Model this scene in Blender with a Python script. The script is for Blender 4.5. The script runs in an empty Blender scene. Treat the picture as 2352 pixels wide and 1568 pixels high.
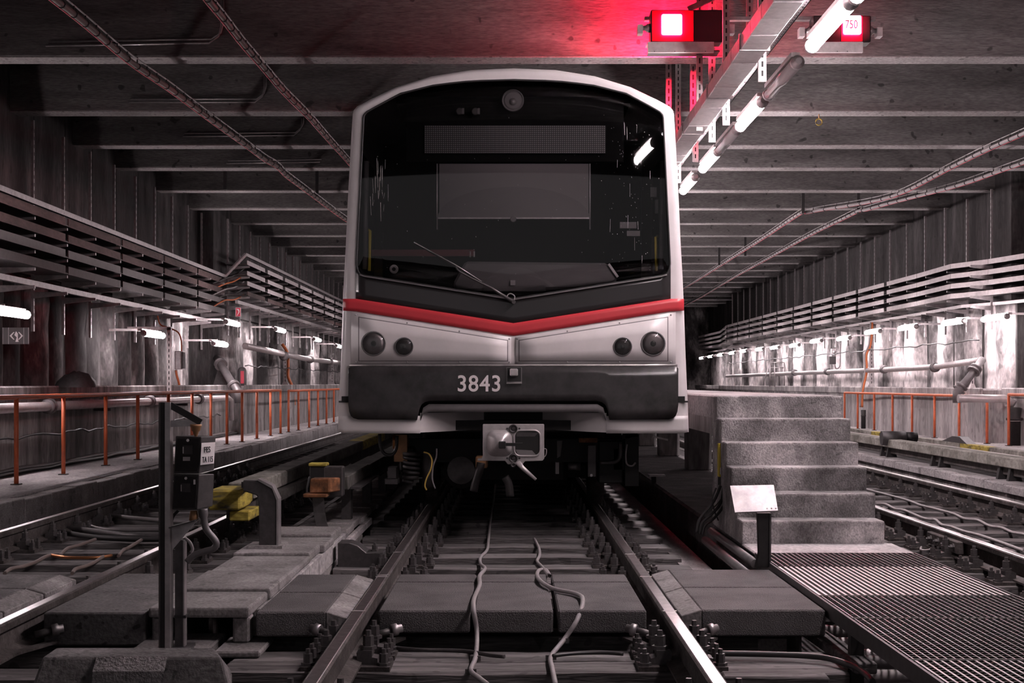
import bpy, bmesh, math, random
from mathutils import Vector, Matrix
random.seed(7)
PI = math.pi
S = bpy.context.scene
COL = S.collection

# ------------------------------------------------------------------ camera
F_PX, HX, HY, HC = 3200.0, 1176.0, 880.0, 1.105      # focal length (px), vanishing point, camera height above rail head
cam_d = bpy.data.cameras.new('camera')
cam = bpy.data.objects.new('camera', cam_d)
COL.objects.link(cam)
cam.location = (0, 0, HC)
cam.rotation_euler = (PI / 2, 0, 0)
cam_d.sensor_width = 36.0
cam_d.lens = 36.0 * F_PX / 2352.0
cam_d.shift_y = (HY - 784.0) / 2352.0
cam_d.clip_end = 400
S.camera = cam

# ------------------------------------------------------------------ world and exposure
W = bpy.data.worlds.new('ambient_fill')  # even ambient light added to lift the blacks
S.world = W
W.use_nodes = True
W.node_tree.nodes['Background'].inputs[0].default_value = (0.80, 0.74, 0.76, 1)
W.node_tree.nodes['Background'].inputs[1].default_value = 0.065
S.view_settings.view_transform = 'Standard'
S.view_settings.look = 'None'
S.view_settings.gamma = 1.0
S.view_settings.use_curve_mapping = False
S.view_settings.exposure = 2.4
S.cycles.use_denoising = True
S.cycles.use_light_tree = False
S.cycles.max_bounces = 5
S.cycles.diffuse_bounces = 2
S.cycles.glossy_bounces = 2
S.cycles.transparent_max_bounces = 8
S.cycles.sample_clamp_indirect = 4.0
S.cycles.use_adaptive_sampling = True
S.cycles.adaptive_threshold = 0.04
S.cycles.caustics_reflective = False
S.cycles.caustics_refractive = False
TUBE_POWER = 29.0         # emission of a lit fluorescent tube
TUBE_COL = (1.0, 0.865, 0.89)

# ------------------------------------------------------------------ pixel helpers (2352 x 1568 frame)
def P(px, py, Y):
    return Vector(((px - HX) * Y / F_PX, Y, HC - (py - HY) * Y / F_PX))
def PZ(px, py, Z):
    Y = F_PX * (HC - Z) / (py - HY)
    return Vector(((px - HX) * Y / F_PX, Y, Z))
def lerp(a, b, t):
    return a + (b - a) * t
def interp(pts):
    def f(x):
        if x <= pts[0][0]: return pts[0][1]
        for (x0, y0), (x1, y1) in zip(pts, pts[1:]):
            if x <= x1:
                return y0 if x1 == x0 else lerp(y0, y1, (x - x0) / (x1 - x0))
        return pts[-1][1]
    return f

# ------------------------------------------------------------------ materials
MATS = {}
def new_mat(name):
    m = bpy.data.materials.new(name); m.use_nodes = True
    MATS[name] = m
    nt = m.node_tree
    return m, nt, nt.nodes['Principled BSDF']
def simple(name, col, rough=0.5, metal=0.0, var=0.0, scale=12.0, bump=0.0, bscale=60.0, spec=None):
    m, nt, b = new_mat(name)
    b.inputs['Base Color'].default_value = (*col, 1)
    b.inputs['Roughness'].default_value = rough
    b.inputs['Metallic'].default_value = metal
    if spec is not None: b.inputs['Specular IOR Level'].default_value = spec
    if var > 0 or bump > 0:
        tc = nt.nodes.new('ShaderNodeNewGeometry')
    if var > 0:
        n = nt.nodes.new('ShaderNodeTexNoise'); n.inputs['Scale'].default_value = scale; n.inputs['Detail'].default_value = 6
        n.inputs['Roughness'].default_value = 0.65
        nt.links.new(tc.outputs['Position'], n.inputs['Vector'])
        r = nt.nodes.new('ShaderNodeValToRGB')
        r.color_ramp.elements[0].position = 0.32; r.color_ramp.elements[1].position = 0.7
        r.color_ramp.elements[0].color = (*[c * (1 - var) for c in col], 1)
        r.color_ramp.elements[1].color = (*[min(1, c * (1 + var)) for c in col], 1)
        nt.links.new(n.outputs['Fac'], r.inputs['Fac'])
        nt.links.new(r.outputs['Color'], b.inputs['Base Color'])
    if bump > 0:
        n2 = nt.nodes.new('ShaderNodeTexNoise'); n2.inputs['Scale'].default_value = bscale; n2.inputs['Detail'].default_value = 3
        nt.links.new(tc.outputs['Position'], n2.inputs['Vector'])
        bp = nt.nodes.new('ShaderNodeBump'); bp.inputs['Strength'].default_value = bump; bp.inputs['Distance'].default_value = 0.01
        nt.links.new(n2.outputs['Fac'], bp.inputs['Height'])
        nt.links.new(bp.outputs['Normal'], b.inputs['Normal'])
    return m
def layered(name, dark, mid, light, scale=1.5, stretch=(1, 1, 0.35), rough=0.85, lo=0.36, hi=0.62, holes=0.0, holescale=3.0, bump=0.35, grain=25.0, spec=0.3, hth=0.655):
    """stained concrete / timber: stretched noise through a three colour ramp, fine grain on top, optional dark pock marks"""
    m, nt, b = new_mat(name)
    b.inputs['Roughness'].default_value = rough
    b.inputs['Specular IOR Level'].default_value = spec
    N = nt.nodes.new; L = nt.links.new
    tc = N('ShaderNodeNewGeometry'); mp = N('ShaderNodeMapping'); mp.inputs['Scale'].default_value = stretch
    L(tc.outputs['Position'], mp.inputs['Vector'])
    n = N('ShaderNodeTexNoise'); n.inputs['Scale'].default_value = scale; n.inputs['Detail'].default_value = 6; n.inputs['Roughness'].default_value = 0.62
    n.inputs['Distortion'].default_value = 0.25
    L(mp.outputs['Vector'], n.inputs['Vector'])
    r = N('ShaderNodeValToRGB'); e = r.color_ramp.elements
    e[0].position = lo; e[0].color = (*dark, 1); e[1].position = hi; e[1].color = (*light, 1)
    x = r.color_ramp.elements.new((lo + hi) / 2); x.color = (*mid, 1)
    L(n.outputs['Fac'], r.inputs['Fac'])
    g = N('ShaderNodeTexNoise'); g.inputs['Scale'].default_value = grain; g.inputs['Detail'].default_value = 2
    L(mp.outputs['Vector'], g.inputs['Vector'])
    mr = N('ShaderNodeMapRange'); mr.inputs[1].default_value = 0.3; mr.inputs[2].default_value = 0.7; mr.inputs[3].default_value = 0.72; mr.inputs[4].default_value = 1.25
    L(g.outputs['Fac'], mr.inputs[0])
    mx = N('ShaderNodeMix'); mx.data_type = 'RGBA'; mx.blend_type = 'MULTIPLY'; mx.inputs[0].default_value = 1.0
    L(r.outputs['Color'], mx.inputs[6]); L(mr.outputs[0], mx.inputs[7])
    out = mx.outputs[2]
    if holes > 0:
        v = N('ShaderNodeTexNoise'); v.inputs['Scale'].default_value = holescale; v.inputs['Detail'].default_value = 1
        L(tc.outputs['Position'], v.inputs['Vector'])
        hr = N('ShaderNodeValToRGB'); hr.color_ramp.elements[0].position = hth; hr.color_ramp.elements[1].position = hth + .04
        hr.color_ramp.elements[0].color = (1, 1, 1, 1); hr.color_ramp.elements[1].color = (1 - holes,) * 3 + (1,)
        L(v.outputs['Fac'], hr.inputs['Fac'])
        m2 = N('ShaderNodeMix'); m2.data_type = 'RGBA'; m2.blend_type = 'MULTIPLY'; m2.inputs[0].default_value = 1.0
        L(out, m2.inputs[6]); L(hr.outputs['Color'], m2.inputs[7]); out = m2.outputs[2]
    L(out, b.inputs['Base Color'])
    bp = N('ShaderNodeBump'); bp.inputs['Strength'].default_value = bump; bp.inputs['Distance'].default_value = 0.012
    L(g.outputs['Fac'], bp.inputs['Height']); L(bp.outputs['Normal'], b.inputs['Normal'])
    return m
def emit(name, col, power):
    m, nt, b = new_mat(name)
    b.inputs['Base Color'].default_value = (0.8, 0.8, 0.8, 1)
    b.inputs['Emission Color'].default_value = (*col, 1)
    b.inputs['Emission Strength'].default_value = power
    return m

layered('floor_concrete', (.035, .032, .033), (.065, .06, .061), (.12, .11, .112), 1.2, (1, 1, 1), 0.9, .33, .7, .5, 6, .6, 30)
layered('slab_concrete', (.18, .166, .168), (.26, .241, .243), (.38, .352, .357), 2.2, (1, 1, 1), .85, .34, .68, .35, 9, .35, 60)
layered('walk_concrete', (.27, .25, .254), (.40, .373, .378), (.56, .52, .527), 1.6, (1, .5, 1), .85, .34, .68, .3, 7, .3, 40)
layered('stair_concrete', (.11, .101, .102), (.27, .25, .254), (.58, .535, .54), 2.8, (1, 1, .8), .88, .34, .66, .3, 30, .8, 90)
layered('plinth_concrete', (.13, .12, .119), (.26, .241, .24), (.43, .40, .40), 1.6, (1, 1.6, .22), .85, .36, .66, .25, 5, .3, 26)
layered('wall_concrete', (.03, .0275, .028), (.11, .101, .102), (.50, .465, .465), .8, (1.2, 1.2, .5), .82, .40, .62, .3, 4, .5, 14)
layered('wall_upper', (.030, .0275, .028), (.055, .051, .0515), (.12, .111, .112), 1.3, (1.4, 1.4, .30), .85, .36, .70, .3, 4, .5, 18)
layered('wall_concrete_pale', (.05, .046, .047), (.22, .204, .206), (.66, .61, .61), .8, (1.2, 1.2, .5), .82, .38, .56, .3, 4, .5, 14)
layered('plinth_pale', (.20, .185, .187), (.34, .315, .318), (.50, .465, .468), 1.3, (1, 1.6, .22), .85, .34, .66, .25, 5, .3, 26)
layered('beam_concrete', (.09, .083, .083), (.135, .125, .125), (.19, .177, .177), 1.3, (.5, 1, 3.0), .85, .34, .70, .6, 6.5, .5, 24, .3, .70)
layered('lit_soffit_concrete', (.24, .222, .222), (.33, .307, .307), (.42, .39, .39), 2.0, (1, 1, 1), .85, .34, .70, .5, 9, .4, 30)  # pale concrete that also carries lamplight on the beam undersides in its colour
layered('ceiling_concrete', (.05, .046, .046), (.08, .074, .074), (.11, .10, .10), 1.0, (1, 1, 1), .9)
layered('timber', (.065, .059, .06), (.14, .128, .129), (.25, .23, .232), 5.0, (.22, 2.2, 2.2), .8, .34, .68, .35, 12, .7, 40)
layered('panel_rubber', (.09, .083, .085), (.13, .12, .122), (.175, .162, .165), 3.0, (1, 1, 1), .75, .3, .7, 0, 3, .9, 160)
layered('block_concrete', (.10, .093, .094), (.15, .14, .142), (.24, .222, .225), 3.0, (1, 1, 1), .85, .34, .70, .5, 22, .45, 50)
layered('rust_steel', (.030, .025, .024), (.065, .055, .053), (.115, .10, .098), 6.0, (1, 1, 1), .7, .34, .68, 0, 3, .3, 60)
layered('rust_orange', (.06, .03, .02), (.22, .09, .04), (.42, .20, .11), 7.0, (1, 1, 1), .75, .36, .66)
layered('yellow_worn', (.09, .08, .06), (.34, .26, .05), (.50, .40, .09), 9.0, (.6, .6, 2), .7, .34, .62)
layered('third_cover', (.14, .13, .115), (.26, .245, .22), (.40, .375, .35), 3.0, (1, .6, 1), .8, .32, .68)
layered('third_cover_dark', (.05, .047, .043), (.10, .094, .088), (.17, .16, .15), 3.0, (1, .6, 1), .8, .32, .68)
layered('tray_rusty', (.04, .024, .023), (.08, .048, .046), (.13, .082, .08), 2.0, (1, .3, 1), .65, .34, .68)
simple('rail_head', (.62, .57, .58), .28, 1.0, .25, 20)
simple('galvanised', (.42, .39, .395), .42, .75, .22, 14)
simple('galvanised_pale', (.62, .575, .58), .45, .5, .15, 14)
simple('tray_steel', (.11, .10, .101), .55, .4, .2, 10)
simple('black_steel', (.035, .032, .033), .5, .4, .2, 20)
simple('dark_steel', (.085, .078, .08), .5, .5, .25, 20)
simple('bolt_steel', (.11, .10, .102), .5, .5, .25, 40)
simple('rubber', (.022, .020, .021), .6)
simple('cable_black', (.030, .028, .029), .45)
simple('cable_grey', (.33, .30, .305), .5, 0, .15, 30)
simple('cable_brown', (.16, .12, .11), .55)
simple('pipe_grey', (.50, .46, .465), .4, .3, .15, 8)
simple('pipe_dark', (.17, .156, .16), .45, .3, .15, 8)
simple('train_white', (.66, .615, .62), .33, 0, .07, 3, 0, 60, .5)
simple('train_side', (.55, .51, .515), .4, .2)
simple('train_red', (.60, .045, .06), .35, 0, .06, 4)
simple('train_black', (.030, .0275, .0285), .16, 0, 0)
simple('bumper_black', (.040, .0365, .0375), .24, 0, .35, 5, .04, 18)
simple('train_grey', (.15, .138, .141), .5, 0, .15, 6)
simple('under_black', (.012, .011, .0112), .6, .2, .2, 9)
simple('under_grey', (.075, .068, .069), .5, .5, .25, 12)
simple('coupler_alu', (.52, .48, .483), .42, .55, .12, 25, .1, 120)
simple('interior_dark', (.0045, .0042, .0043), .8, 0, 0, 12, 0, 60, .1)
simple('shelf_red', (.10, .010, .016), .5)
simple('blind_grey', (.20, .185, .19), .8)
simple('dash_grey', (.17, .157, .161), .6)
simple('digit_pink', (.82, .74, .75), .5)
simple('orange_paint', (.60, .135, .055), .42, 0, .15, 10)
simple('orange_cable', (.60, .17, .06), .5)
simple('yellow_paint', (.70, .55, .06), .45)
simple('yellow_wire', (.75, .50, .12), .45)
simple('red_paint', (.62, .05, .09), .45)
simple('white_paint', (.74, .69, .69), .5, 0, .06, 8)
simple('sign_white', (.78, .73, .735), .5)
simple('sign_grey', (.10, .093, .095), .55)
simple('ink_black', (.015, .014, .0145), .5)
simple('signal_black', (.020, .018, .0185), .35)
simple('copper', (.60, .26, .12), .35, .9)
simple('brass_bell', (.45, .24, .12), .5, .2, .2, 20)
simple('splash', (.42, .39, .395), .6)
simple('litter_pale', (.55, .50, .505), .8)
simple('litter_brown', (.30, .17, .09), .8)
emit('tube_lit', TUBE_COL, TUBE_POWER)
emit('tube_wall_left', TUBE_COL, TUBE_POWER * .55)
emit('tube_wall_right', TUBE_COL, TUBE_POWER * .5)
emit('signal_red', (1.0, .02, .075), 34.0)
emit('added_red_glow', (1.0, .012, .055), 110.0)  # for the emitter added behind the signal box
simple('red_halo', (.55, .008, .035), .35)  # red halo of the lit lens put into a plate colour
simple('tray_lip', (.50, .455, .46), .55, .15, .15, 10)
simple('tube_off', (.50, .47, .475), .12, 0)

def glass_mat(name, tint, spec=1.0):
    m = bpy.data.materials.new(name); m.use_nodes = True; MATS[name] = m
    nt = m.node_tree; nt.nodes.clear(); N = nt.nodes.new
    o = N('ShaderNodeOutputMaterial'); mix = N('ShaderNodeMixShader'); t = N('ShaderNodeBsdfTransparent'); g = N('ShaderNodeBsdfGlossy')
    fr = N('ShaderNodeFresnel'); fr.inputs[0].default_value = 1.5
    g.inputs['Roughness'].default_value = 0.015; g.inputs['Color'].default_value = (spec, spec, spec, 1)
    t.inputs[0].default_value = (*tint, 1)
    nt.links.new(fr.outputs[0], mix.inputs[0]); nt.links.new(t.outputs[0], mix.inputs[1]); nt.links.new(g.outputs[0], mix.inputs[2])
    nt.links.new(mix.outputs[0], o.inputs[0])
    return m
glass_mat('windscreen_glass', (.90, .88, .89))
glass_mat('lamp_glass', (.8, .78, .78))

# LED matrix print for the destination display
def led_mat():
    m, nt, b = new_mat('led_matrix')
    N = nt.nodes.new; L = nt.links.new
    tc = N('ShaderNodeTexCoord'); sep = N('ShaderNodeSeparateXYZ'); L(tc.outputs['Object'], sep.inputs[0])
    def dots(sock, k):
        a = N('ShaderNodeMath'); a.operation = 'MULTIPLY'; a.inputs[1].default_value = k; L(sock, a.inputs[0])
        f = N('ShaderNodeMath'); f.operation = 'FRACT'; L(a.outputs[0], f.inputs[0])
        g = N('ShaderNodeMath'); g.operation = 'GREATER_THAN'; g.inputs[1].default_value = .42; L(f.outputs[0], g.inputs[0])
        return g.outputs[0]
    p = N('ShaderNodeMath'); p.operation = 'MULTIPLY'; L(dots(sep.outputs[0], 62), p.inputs[0]); L(dots(sep.outputs[2], 62), p.inputs[1])
    mx = N('ShaderNodeMix'); mx.data_type = 'RGBA'; mx.inputs[6].default_value = (.03, .0275, .0285, 1); mx.inputs[7].default_value = (.26, .24, .246, 1)
    L(p.outputs[0], mx.inputs[0]); L(mx.outputs[2], b.inputs['Base Color']); b.inputs['Roughness'].default_value = .5
led_mat()

# ------------------------------------------------------------------ object helpers
def tag(o, label=None, cat=None, group=None, kind=None):
    if label: o['label'] = label
    if cat: o['category'] = cat
    if group: o['group'] = group
    if kind: o['kind'] = kind
    return o
def empty(name, loc, label=None, cat=None, group=None, kind=None):
    o = bpy.data.objects.new(name, None); COL.objects.link(o)
    o.location = loc; o.empty_display_size = 0.1
    return tag(o, label, cat, group, kind)
def wloc(o):
    l = Vector(o.location)
    while o.parent:
        o = o.parent; l = l + Vector(o.location)
    return l
class MB:
    """collects shapes in world coordinates; build() links them as one mesh object"""
    def __init__(s):
        s.v = []; s.f = []; s.sm = []
    def add(s, vs, fs, smooth=False):
        k = len(s.v); s.v += [Vector(x) for x in vs]
        for f in fs: s.f.append([i + k for i in f]); s.sm.append(smooth)
        return s
    def box(s, x0, x1, y0, y1, z0, z1):
        vs = [(x, y, z) for z in (z0, z1) for y in (y0, y1) for x in (x0, x1)]
        return s.add(vs, [(0, 2, 3, 1), (4, 5, 7, 6), (0, 1, 5, 4), (2, 6, 7, 3), (0, 4, 6, 2), (1, 3, 7, 5)])
    def cbox(s, c, sx, sy, sz, rz=0, rx=0, ry=0):
        M = Matrix.Rotation(rz, 3, 'Z') @ Matrix.Rotation(ry, 3, 'Y') @ Matrix.Rotation(rx, 3, 'X')
        c = Vector(c)
        vs = [c + M @ Vector((x * sx / 2, y * sy / 2, z * sz / 2)) for z in (-1, 1) for y in (-1, 1) for x in (-1, 1)]
        return s.add(vs, [(0, 2, 3, 1), (4, 5, 7, 6), (0, 1, 5, 4), (2, 6, 7, 3), (0, 4, 6, 2), (1, 3, 7, 5)])
    def hexa(s, b, t):
        """eight corners: four of the bottom, four of the top, same winding"""
        return s.add(list(b) + list(t), [(3, 2, 1, 0), (4, 5, 6, 7), (0, 1, 5, 4), (1, 2, 6, 5), (2, 3, 7, 6), (3, 0, 4, 7)])
    def bar(s, p0, p1, w, h, up=(0, 0, 1)):
        p0 = Vector(p0); p1 = Vector(p1); d = (p1 - p0).normalized(); up = Vector(up)
        a = d.cross(up)
        if a.length < 1e-4: a = d.cross(Vector((0, 1, 0)))
        a.normalize(); u = a.cross(d).normalized()
        q = [a * (-w / 2) + u * (-h / 2), a * (w / 2) + u * (-h / 2), a * (w / 2) + u * (h / 2), a * (-w / 2) + u * (h / 2)]
        return s.add([p0 + x for x in q] + [p1 + x for x in q], [(0, 1, 2, 3), (7, 6, 5, 4), (1, 0, 4, 5), (2, 1, 5, 6), (3, 2, 6, 7), (0, 3, 7, 4)])
    def tube(s, pts, r, n=8, cap=True, smooth=True):
        pts = [Vector(p) for p in pts]; m = len(pts); vs = []
        prev = None
        for i, p in enumerate(pts):
            d = (pts[min(i + 1, m - 1)] - pts[max(i - 1, 0)])
            if d.length < 1e-9: d = Vector((0, 0, 1))
            d.normalize()
            a = d.cross(Vector((0, 0, 1))) if prev is None else prev - d * prev.dot(d)
            if a.length < 1e-3: a = d.cross(Vector((0, 1, 0)))
            if a.length < 1e-3: a = d.cross(Vector((1, 0, 0)))
            a.normalize(); prev = a; b = d.cross(a)
            ri = r[i] if isinstance(r, (list, tuple)) else r
            vs += [p + (a * math.cos(t) + b * math.sin(t)) * ri for t in (2 * PI * k / n for k in range(n))]
        fs = [(i * n + k, i * n + (k + 1) % n, (i + 1) * n + (k + 1) % n, (i + 1) * n + k) for i in range(m - 1) for k in range(n)]
        s.add(vs, fs, smooth)
        if cap:
            k = len(s.v) - m * n
            s.f.append([k + i for i in reversed(range(n))]); s.sm.append(False)
            s.f.append([k + (m - 1) * n + i for i in range(n)]); s.sm.append(False)
        return s
    def cyl(s, p0, p1, r, n=10, smooth=True):
        return s.tube([p0, p1], r, n, True, smooth)
    def prism(s, poly, axis, a0, a1):
        """poly of 2D points in the plane across `axis` ('x': (y,z), 'y': (x,z), 'z': (x,y)) pushed from a0 to a1"""
        def mk(p, a):
            return {'x': (a, p[0], p[1]), 'y': (p[0], a, p[1]), 'z': (p[0], p[1], a)}[axis]
        n = len(poly)
        vs = [mk(p, a0) for p in poly] + [mk(p, a1) for p in poly]
        return s.add(vs, [tuple(range(n))[::-1], tuple(range(n, 2 * n))] + [(i, (i + 1) % n, n + (i + 1) % n, n + i) for i in range(n)])
    def sweep(s, prof, path, closed=True, smooth=False):
        """profile of (across, up) carried along a path in plan; across points to the right of travel"""
        path = [Vector(p) for p in path]; m = len(path); n = len(prof); vs = []
        for i, p in enumerate(path):
            d = path[min(i + 1, m - 1)] - path[max(i - 1, 0)]; d.z = 0; d.normalize()
            a = Vector((d.y, -d.x, 0))
            vs += [p + a * q[0] + Vector((0, 0, q[1])) for q in prof]
        r = n if closed else n - 1
        fs = [(i * n + k, i * n + (k + 1) % n, (i + 1) * n + (k + 1) % n, (i + 1) * n + k) for i in range(m - 1) for k in range(r)]
        s.add(vs, fs, smooth)
        if closed:
            k = len(s.v) - m * n
            s.f.append([k + i for i in range(n)]); s.sm.append(False)
            s.f.append([k + (m - 1) * n + i for i in reversed(range(n))]); s.sm.append(False)
        return s
    def lathe(s, c, axis, prof, n=20, smooth=True):
        """prof of (distance along axis, radius)"""
        c = Vector(c); ax = Vector(axis).normalized()
        a = ax.cross(Vector((0, 0, 1)))
        if a.length < 1e-3: a = ax.cross(Vector((0, 1, 0)))
        a.normalize(); b = ax.cross(a); m = len(prof); vs = []
        for h, r in prof:
            vs += [c + ax * h + (a * math.cos(2 * PI * k / n) + b * math.sin(2 * PI * k / n)) * max(r, 1e-4) for k in range(n)]
        fs = [(i * n + k, i * n + (k + 1) % n, (i + 1) * n + (k + 1) % n, (i + 1) * n + k) for i in range(m - 1) for k in range(n)]
        s.add(vs, fs, smooth)
        k = len(s.v) - m * n
        s.f.append([k + i for i in reversed(range(n))]); s.sm.append(False)
        s.f.append([k + (m - 1) * n + i for i in range(n)]); s.sm.append(False)
        return s
    def hexbolt(s, c, r, h, up=(0, 0, 1)):
        return s.lathe(c, up, [(0, r * 1.5), (h * .18, r * 1.5), (h * .18, r), (h * .72, r), (h * .72, r * .55), (h, r * .5)], 6, False)
    def build(s, name, mat, parent=None, bevel=0.0, origin=None, seg=1):
        me = bpy.data.meshes.new(name)
        if parent is not None:
            o0 = wloc(parent) if origin is None else Vector(origin)
        elif origin is not None:
            o0 = Vector(origin)
        else:
            xs = [v.x for v in s.v]; ys = [v.y for v in s.v]; zs = [v.z for v in s.v]
            o0 = Vector(((min(xs) + max(xs)) / 2, (min(ys) + max(ys)) / 2, min(zs)))
        me.from_pydata([tuple(v - o0) for v in s.v], [], s.f)
        me.polygons.foreach_set('use_smooth', s.sm)
        bm = bmesh.new(); bm.from_mesh(me); bmesh.ops.recalc_face_normals(bm, faces=bm.faces); bm.to_mesh(me); bm.free()
        me.materials.append(MATS[mat])
        me.update()
        o = bpy.data.objects.new(name, me); COL.objects.link(o)
        if parent is None: o.location = o0
        else:
            o.parent = parent
            o.location = o0 - wloc(parent)
        if bevel > 0:
            md = o.modifiers.new('edge', 'BEVEL'); md.width = bevel; md.segments = seg; md.limit_method = 'ANGLE'; md.angle_limit = math.radians(40)
        return o
def dup(o, loc=None, parent=None, **kw):
    c = o.copy(); COL.objects.link(c)
    if loc is not None: c.location = loc
    if parent is not None: c.parent = parent
    for k, v in kw.items(): c[k] = v
    for ch in o.children: dup(ch, None, c)
    return c
def put(name, me, loc, parent=None, rz=0.0):
    o = bpy.data.objects.new(name, me); COL.objects.link(o)
    if parent is not None: o.parent = parent
    o.location = loc; o.rotation_euler[2] = rz
    return o
def text(name, s, loc, size, mat, parent, rot=(PI / 2, 0, 0), sx=1.0, bold=0.0, extrude=0.002, align='LEFT', space=1.0):
    cu = bpy.data.curves.new(name, 'FONT'); cu.body = s; cu.size = size; cu.extrude = extrude; cu.offset = bold; cu.align_x = align; cu.space_character = space
    tmp = bpy.data.objects.new(name, cu); COL.objects.link(tmp)
    bpy.context.view_layer.update()
    me = bpy.data.meshes.new_from_object(tmp.evaluated_get(bpy.context.evaluated_depsgraph_get()))
    bpy.data.objects.remove(tmp)
    me.materials.clear(); me.materials.append(MATS[mat])
    o = bpy.data.objects.new(name, me); COL.objects.link(o)
    o.rotation_euler = rot; o.scale = (sx, 1, 1)
    o.parent = parent; o.location = Vector(loc) - wloc(parent)
    return o
# ================================================================== THE SETTING
FZ = -0.42                                             # bed of the track pits
tag(MB().box(-8.5, 11.5, -9, 74, FZ - .3, FZ).build('floor', 'floor_concrete'), 'dark dusty concrete track bed of the tunnel', None, None, 'structure')
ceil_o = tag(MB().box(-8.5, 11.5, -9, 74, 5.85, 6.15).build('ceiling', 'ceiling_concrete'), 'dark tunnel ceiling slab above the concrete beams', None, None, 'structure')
BEAM_Z = 4.90
BEAM_Y = [2.4, 5.15, 7.9, 10.2, 12.85, 16.19, 19.43, 22.2, 24.53, 27.4, 30.2] + [33 + 2.75 * i for i in range(14)]
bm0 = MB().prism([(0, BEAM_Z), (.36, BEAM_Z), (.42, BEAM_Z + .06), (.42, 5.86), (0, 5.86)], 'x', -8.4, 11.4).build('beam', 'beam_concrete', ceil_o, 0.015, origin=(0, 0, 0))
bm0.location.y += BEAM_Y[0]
so0 = MB().box(-8.4, 11.4, .012, .35, BEAM_Z - .006, BEAM_Z + .01).build('lit_soffit', 'lit_soffit_concrete', bm0, origin=(0, 0, 0))  # thin strip, lamplit tone of the underside put into its colour
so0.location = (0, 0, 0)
for y in BEAM_Y[1:]:
    b = put('beam', bm0.data, bm0.location, ceil_o); b.location.y += y - BEAM_Y[0]
    md = b.modifiers.new('edge', 'BEVEL'); md.width = .015; md.limit_method = 'ANGLE'
    put('lit_soffit', so0.data, (0, 0, 0), b)
tag(MB().box(-8.5, 11.5, 72, 72.4, FZ, 6).build('wall_back', 'wall_concrete'), 'dark concrete end wall far down the tunnel', None, None, 'structure')

def pile_wall(name, side, segs, mat, ledge_z, label, pmat):
    """secant pile wall: backing, each bulging pile a part, plinth with a ledge in front"""
    bk = MB(); x_out = side * 8.3 if side < 0 else 11.3
    for y0, y1, xp, xw in segs:
        bk.box(min(xw + side * .16, x_out), max(xw + side * .16, x_out), y0, y1, FZ, 5.9)
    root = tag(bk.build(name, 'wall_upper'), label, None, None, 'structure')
    n = 9; r = .52
    pts = [(-side * (r * math.cos(t) - .30), r * math.sin(t)) for t in [(-.95 + 1.9 * k / (n - 1)) for k in range(n)]]
    pm = MB(); zs = [ledge_z - .05, 1.5, 1.9, 2.3, 2.62, 2.70]
    vs = []
    for j, z in enumerate(zs):
        for k, (a, b_) in enumerate(pts):
            w = .02 * math.sin(7 * z + k) if 0 < j < len(zs) - 1 else (side * .25 if j else 0)
            vs.append((a + w, b_, z))
    fs = [(j * n + k, j * n + k + 1, (j + 1) * n + k + 1, (j + 1) * n + k) for j in range(len(zs) - 1) for k in range(n - 1)]
    pm.add(vs, fs, True)
    proto = None
    for y0, y1, xp, xw in segs:
        y = y0 + .47
        while y < y1 - .3:
            if proto is None:
                proto = pm.build('pile', mat, root, origin=(0, 0, 0)); o = proto
            else:
                o = put('pile', proto.data, (0, 0, 0), root)
            o.location = Vector((xw + side * .22, y, 0)) - Vector(root.location)
            o.scale = (1 + .25 * math.sin(y * 3.1), 1, 1)
            y += .94
        y = y0
        while y < y1 - .1:
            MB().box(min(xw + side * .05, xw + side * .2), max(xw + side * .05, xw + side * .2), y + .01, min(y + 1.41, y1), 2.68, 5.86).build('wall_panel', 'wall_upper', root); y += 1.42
        a, b_ = xp, xw + side * .3
        MB().box(min(a, b_), max(a, b_), y0, y1, FZ, ledge_z).build('plinth', pmat, root, .03)
        MB().box(min(xp - side * .05, xp + side * .02), max(xp - side * .05, xp + side * .02), y0, y1, ledge_z - .16, ledge_z + .02).build('coping', pmat, root, .02)
    return root
LEDGE_L, LEDGE_R = 1.05, 1.0
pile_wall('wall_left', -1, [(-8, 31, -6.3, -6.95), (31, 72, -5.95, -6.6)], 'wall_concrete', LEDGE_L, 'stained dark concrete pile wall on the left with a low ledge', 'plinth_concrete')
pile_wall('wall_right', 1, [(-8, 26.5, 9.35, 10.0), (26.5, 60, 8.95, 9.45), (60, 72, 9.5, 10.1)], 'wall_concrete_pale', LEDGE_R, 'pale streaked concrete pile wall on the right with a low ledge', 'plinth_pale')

# raised walkways along both walls, their edge blocks picked apart
WZ = -0.03
wl = tag(MB().box(-6.35, -4.98, -8, 72, FZ, WZ).build('path_left', 'walk_concrete'), 'pale concrete walkway below the left wall', None, None, 'structure')
wr = tag(MB().box(8.22, 9.4, -8, 72, FZ, WZ).build('path_right', 'walk_concrete'), 'pale concrete walkway below the right wall', None, None, 'structure')
def edge_blocks(root, x0, x1, ys, z0, z1, step, name='edge_block', mat='slab_concrete', gap=.012):
    y = ys[0]; proto = {}
    i = 0
    while y < ys[1]:
        k = i % 3
        dz = (-.008, 0, .010)[k]
        if k not in proto:
            o = MB().box(x0, x1, 0, step - gap, z0, z1 + dz).build(name, mat, root, .008, origin=(0, 0, 0)); proto[k] = o
        else:
            o = put(name, proto[k].data, (0, 0, 0), root)
            md = o.modifiers.new('edge', 'BEVEL'); md.width = .008; md.limit_method = 'ANGLE'
        o.location = Vector((0, y, 0)) - Vector(root.location)
        y += step; i += 1
edge_blocks(wl, -4.98, -4.82, (9, 45), FZ, WZ - .01, .8)
edge_blocks(wr, 8.06, 8.22, (20, 46), FZ, WZ - .01, 1.2)
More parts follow.
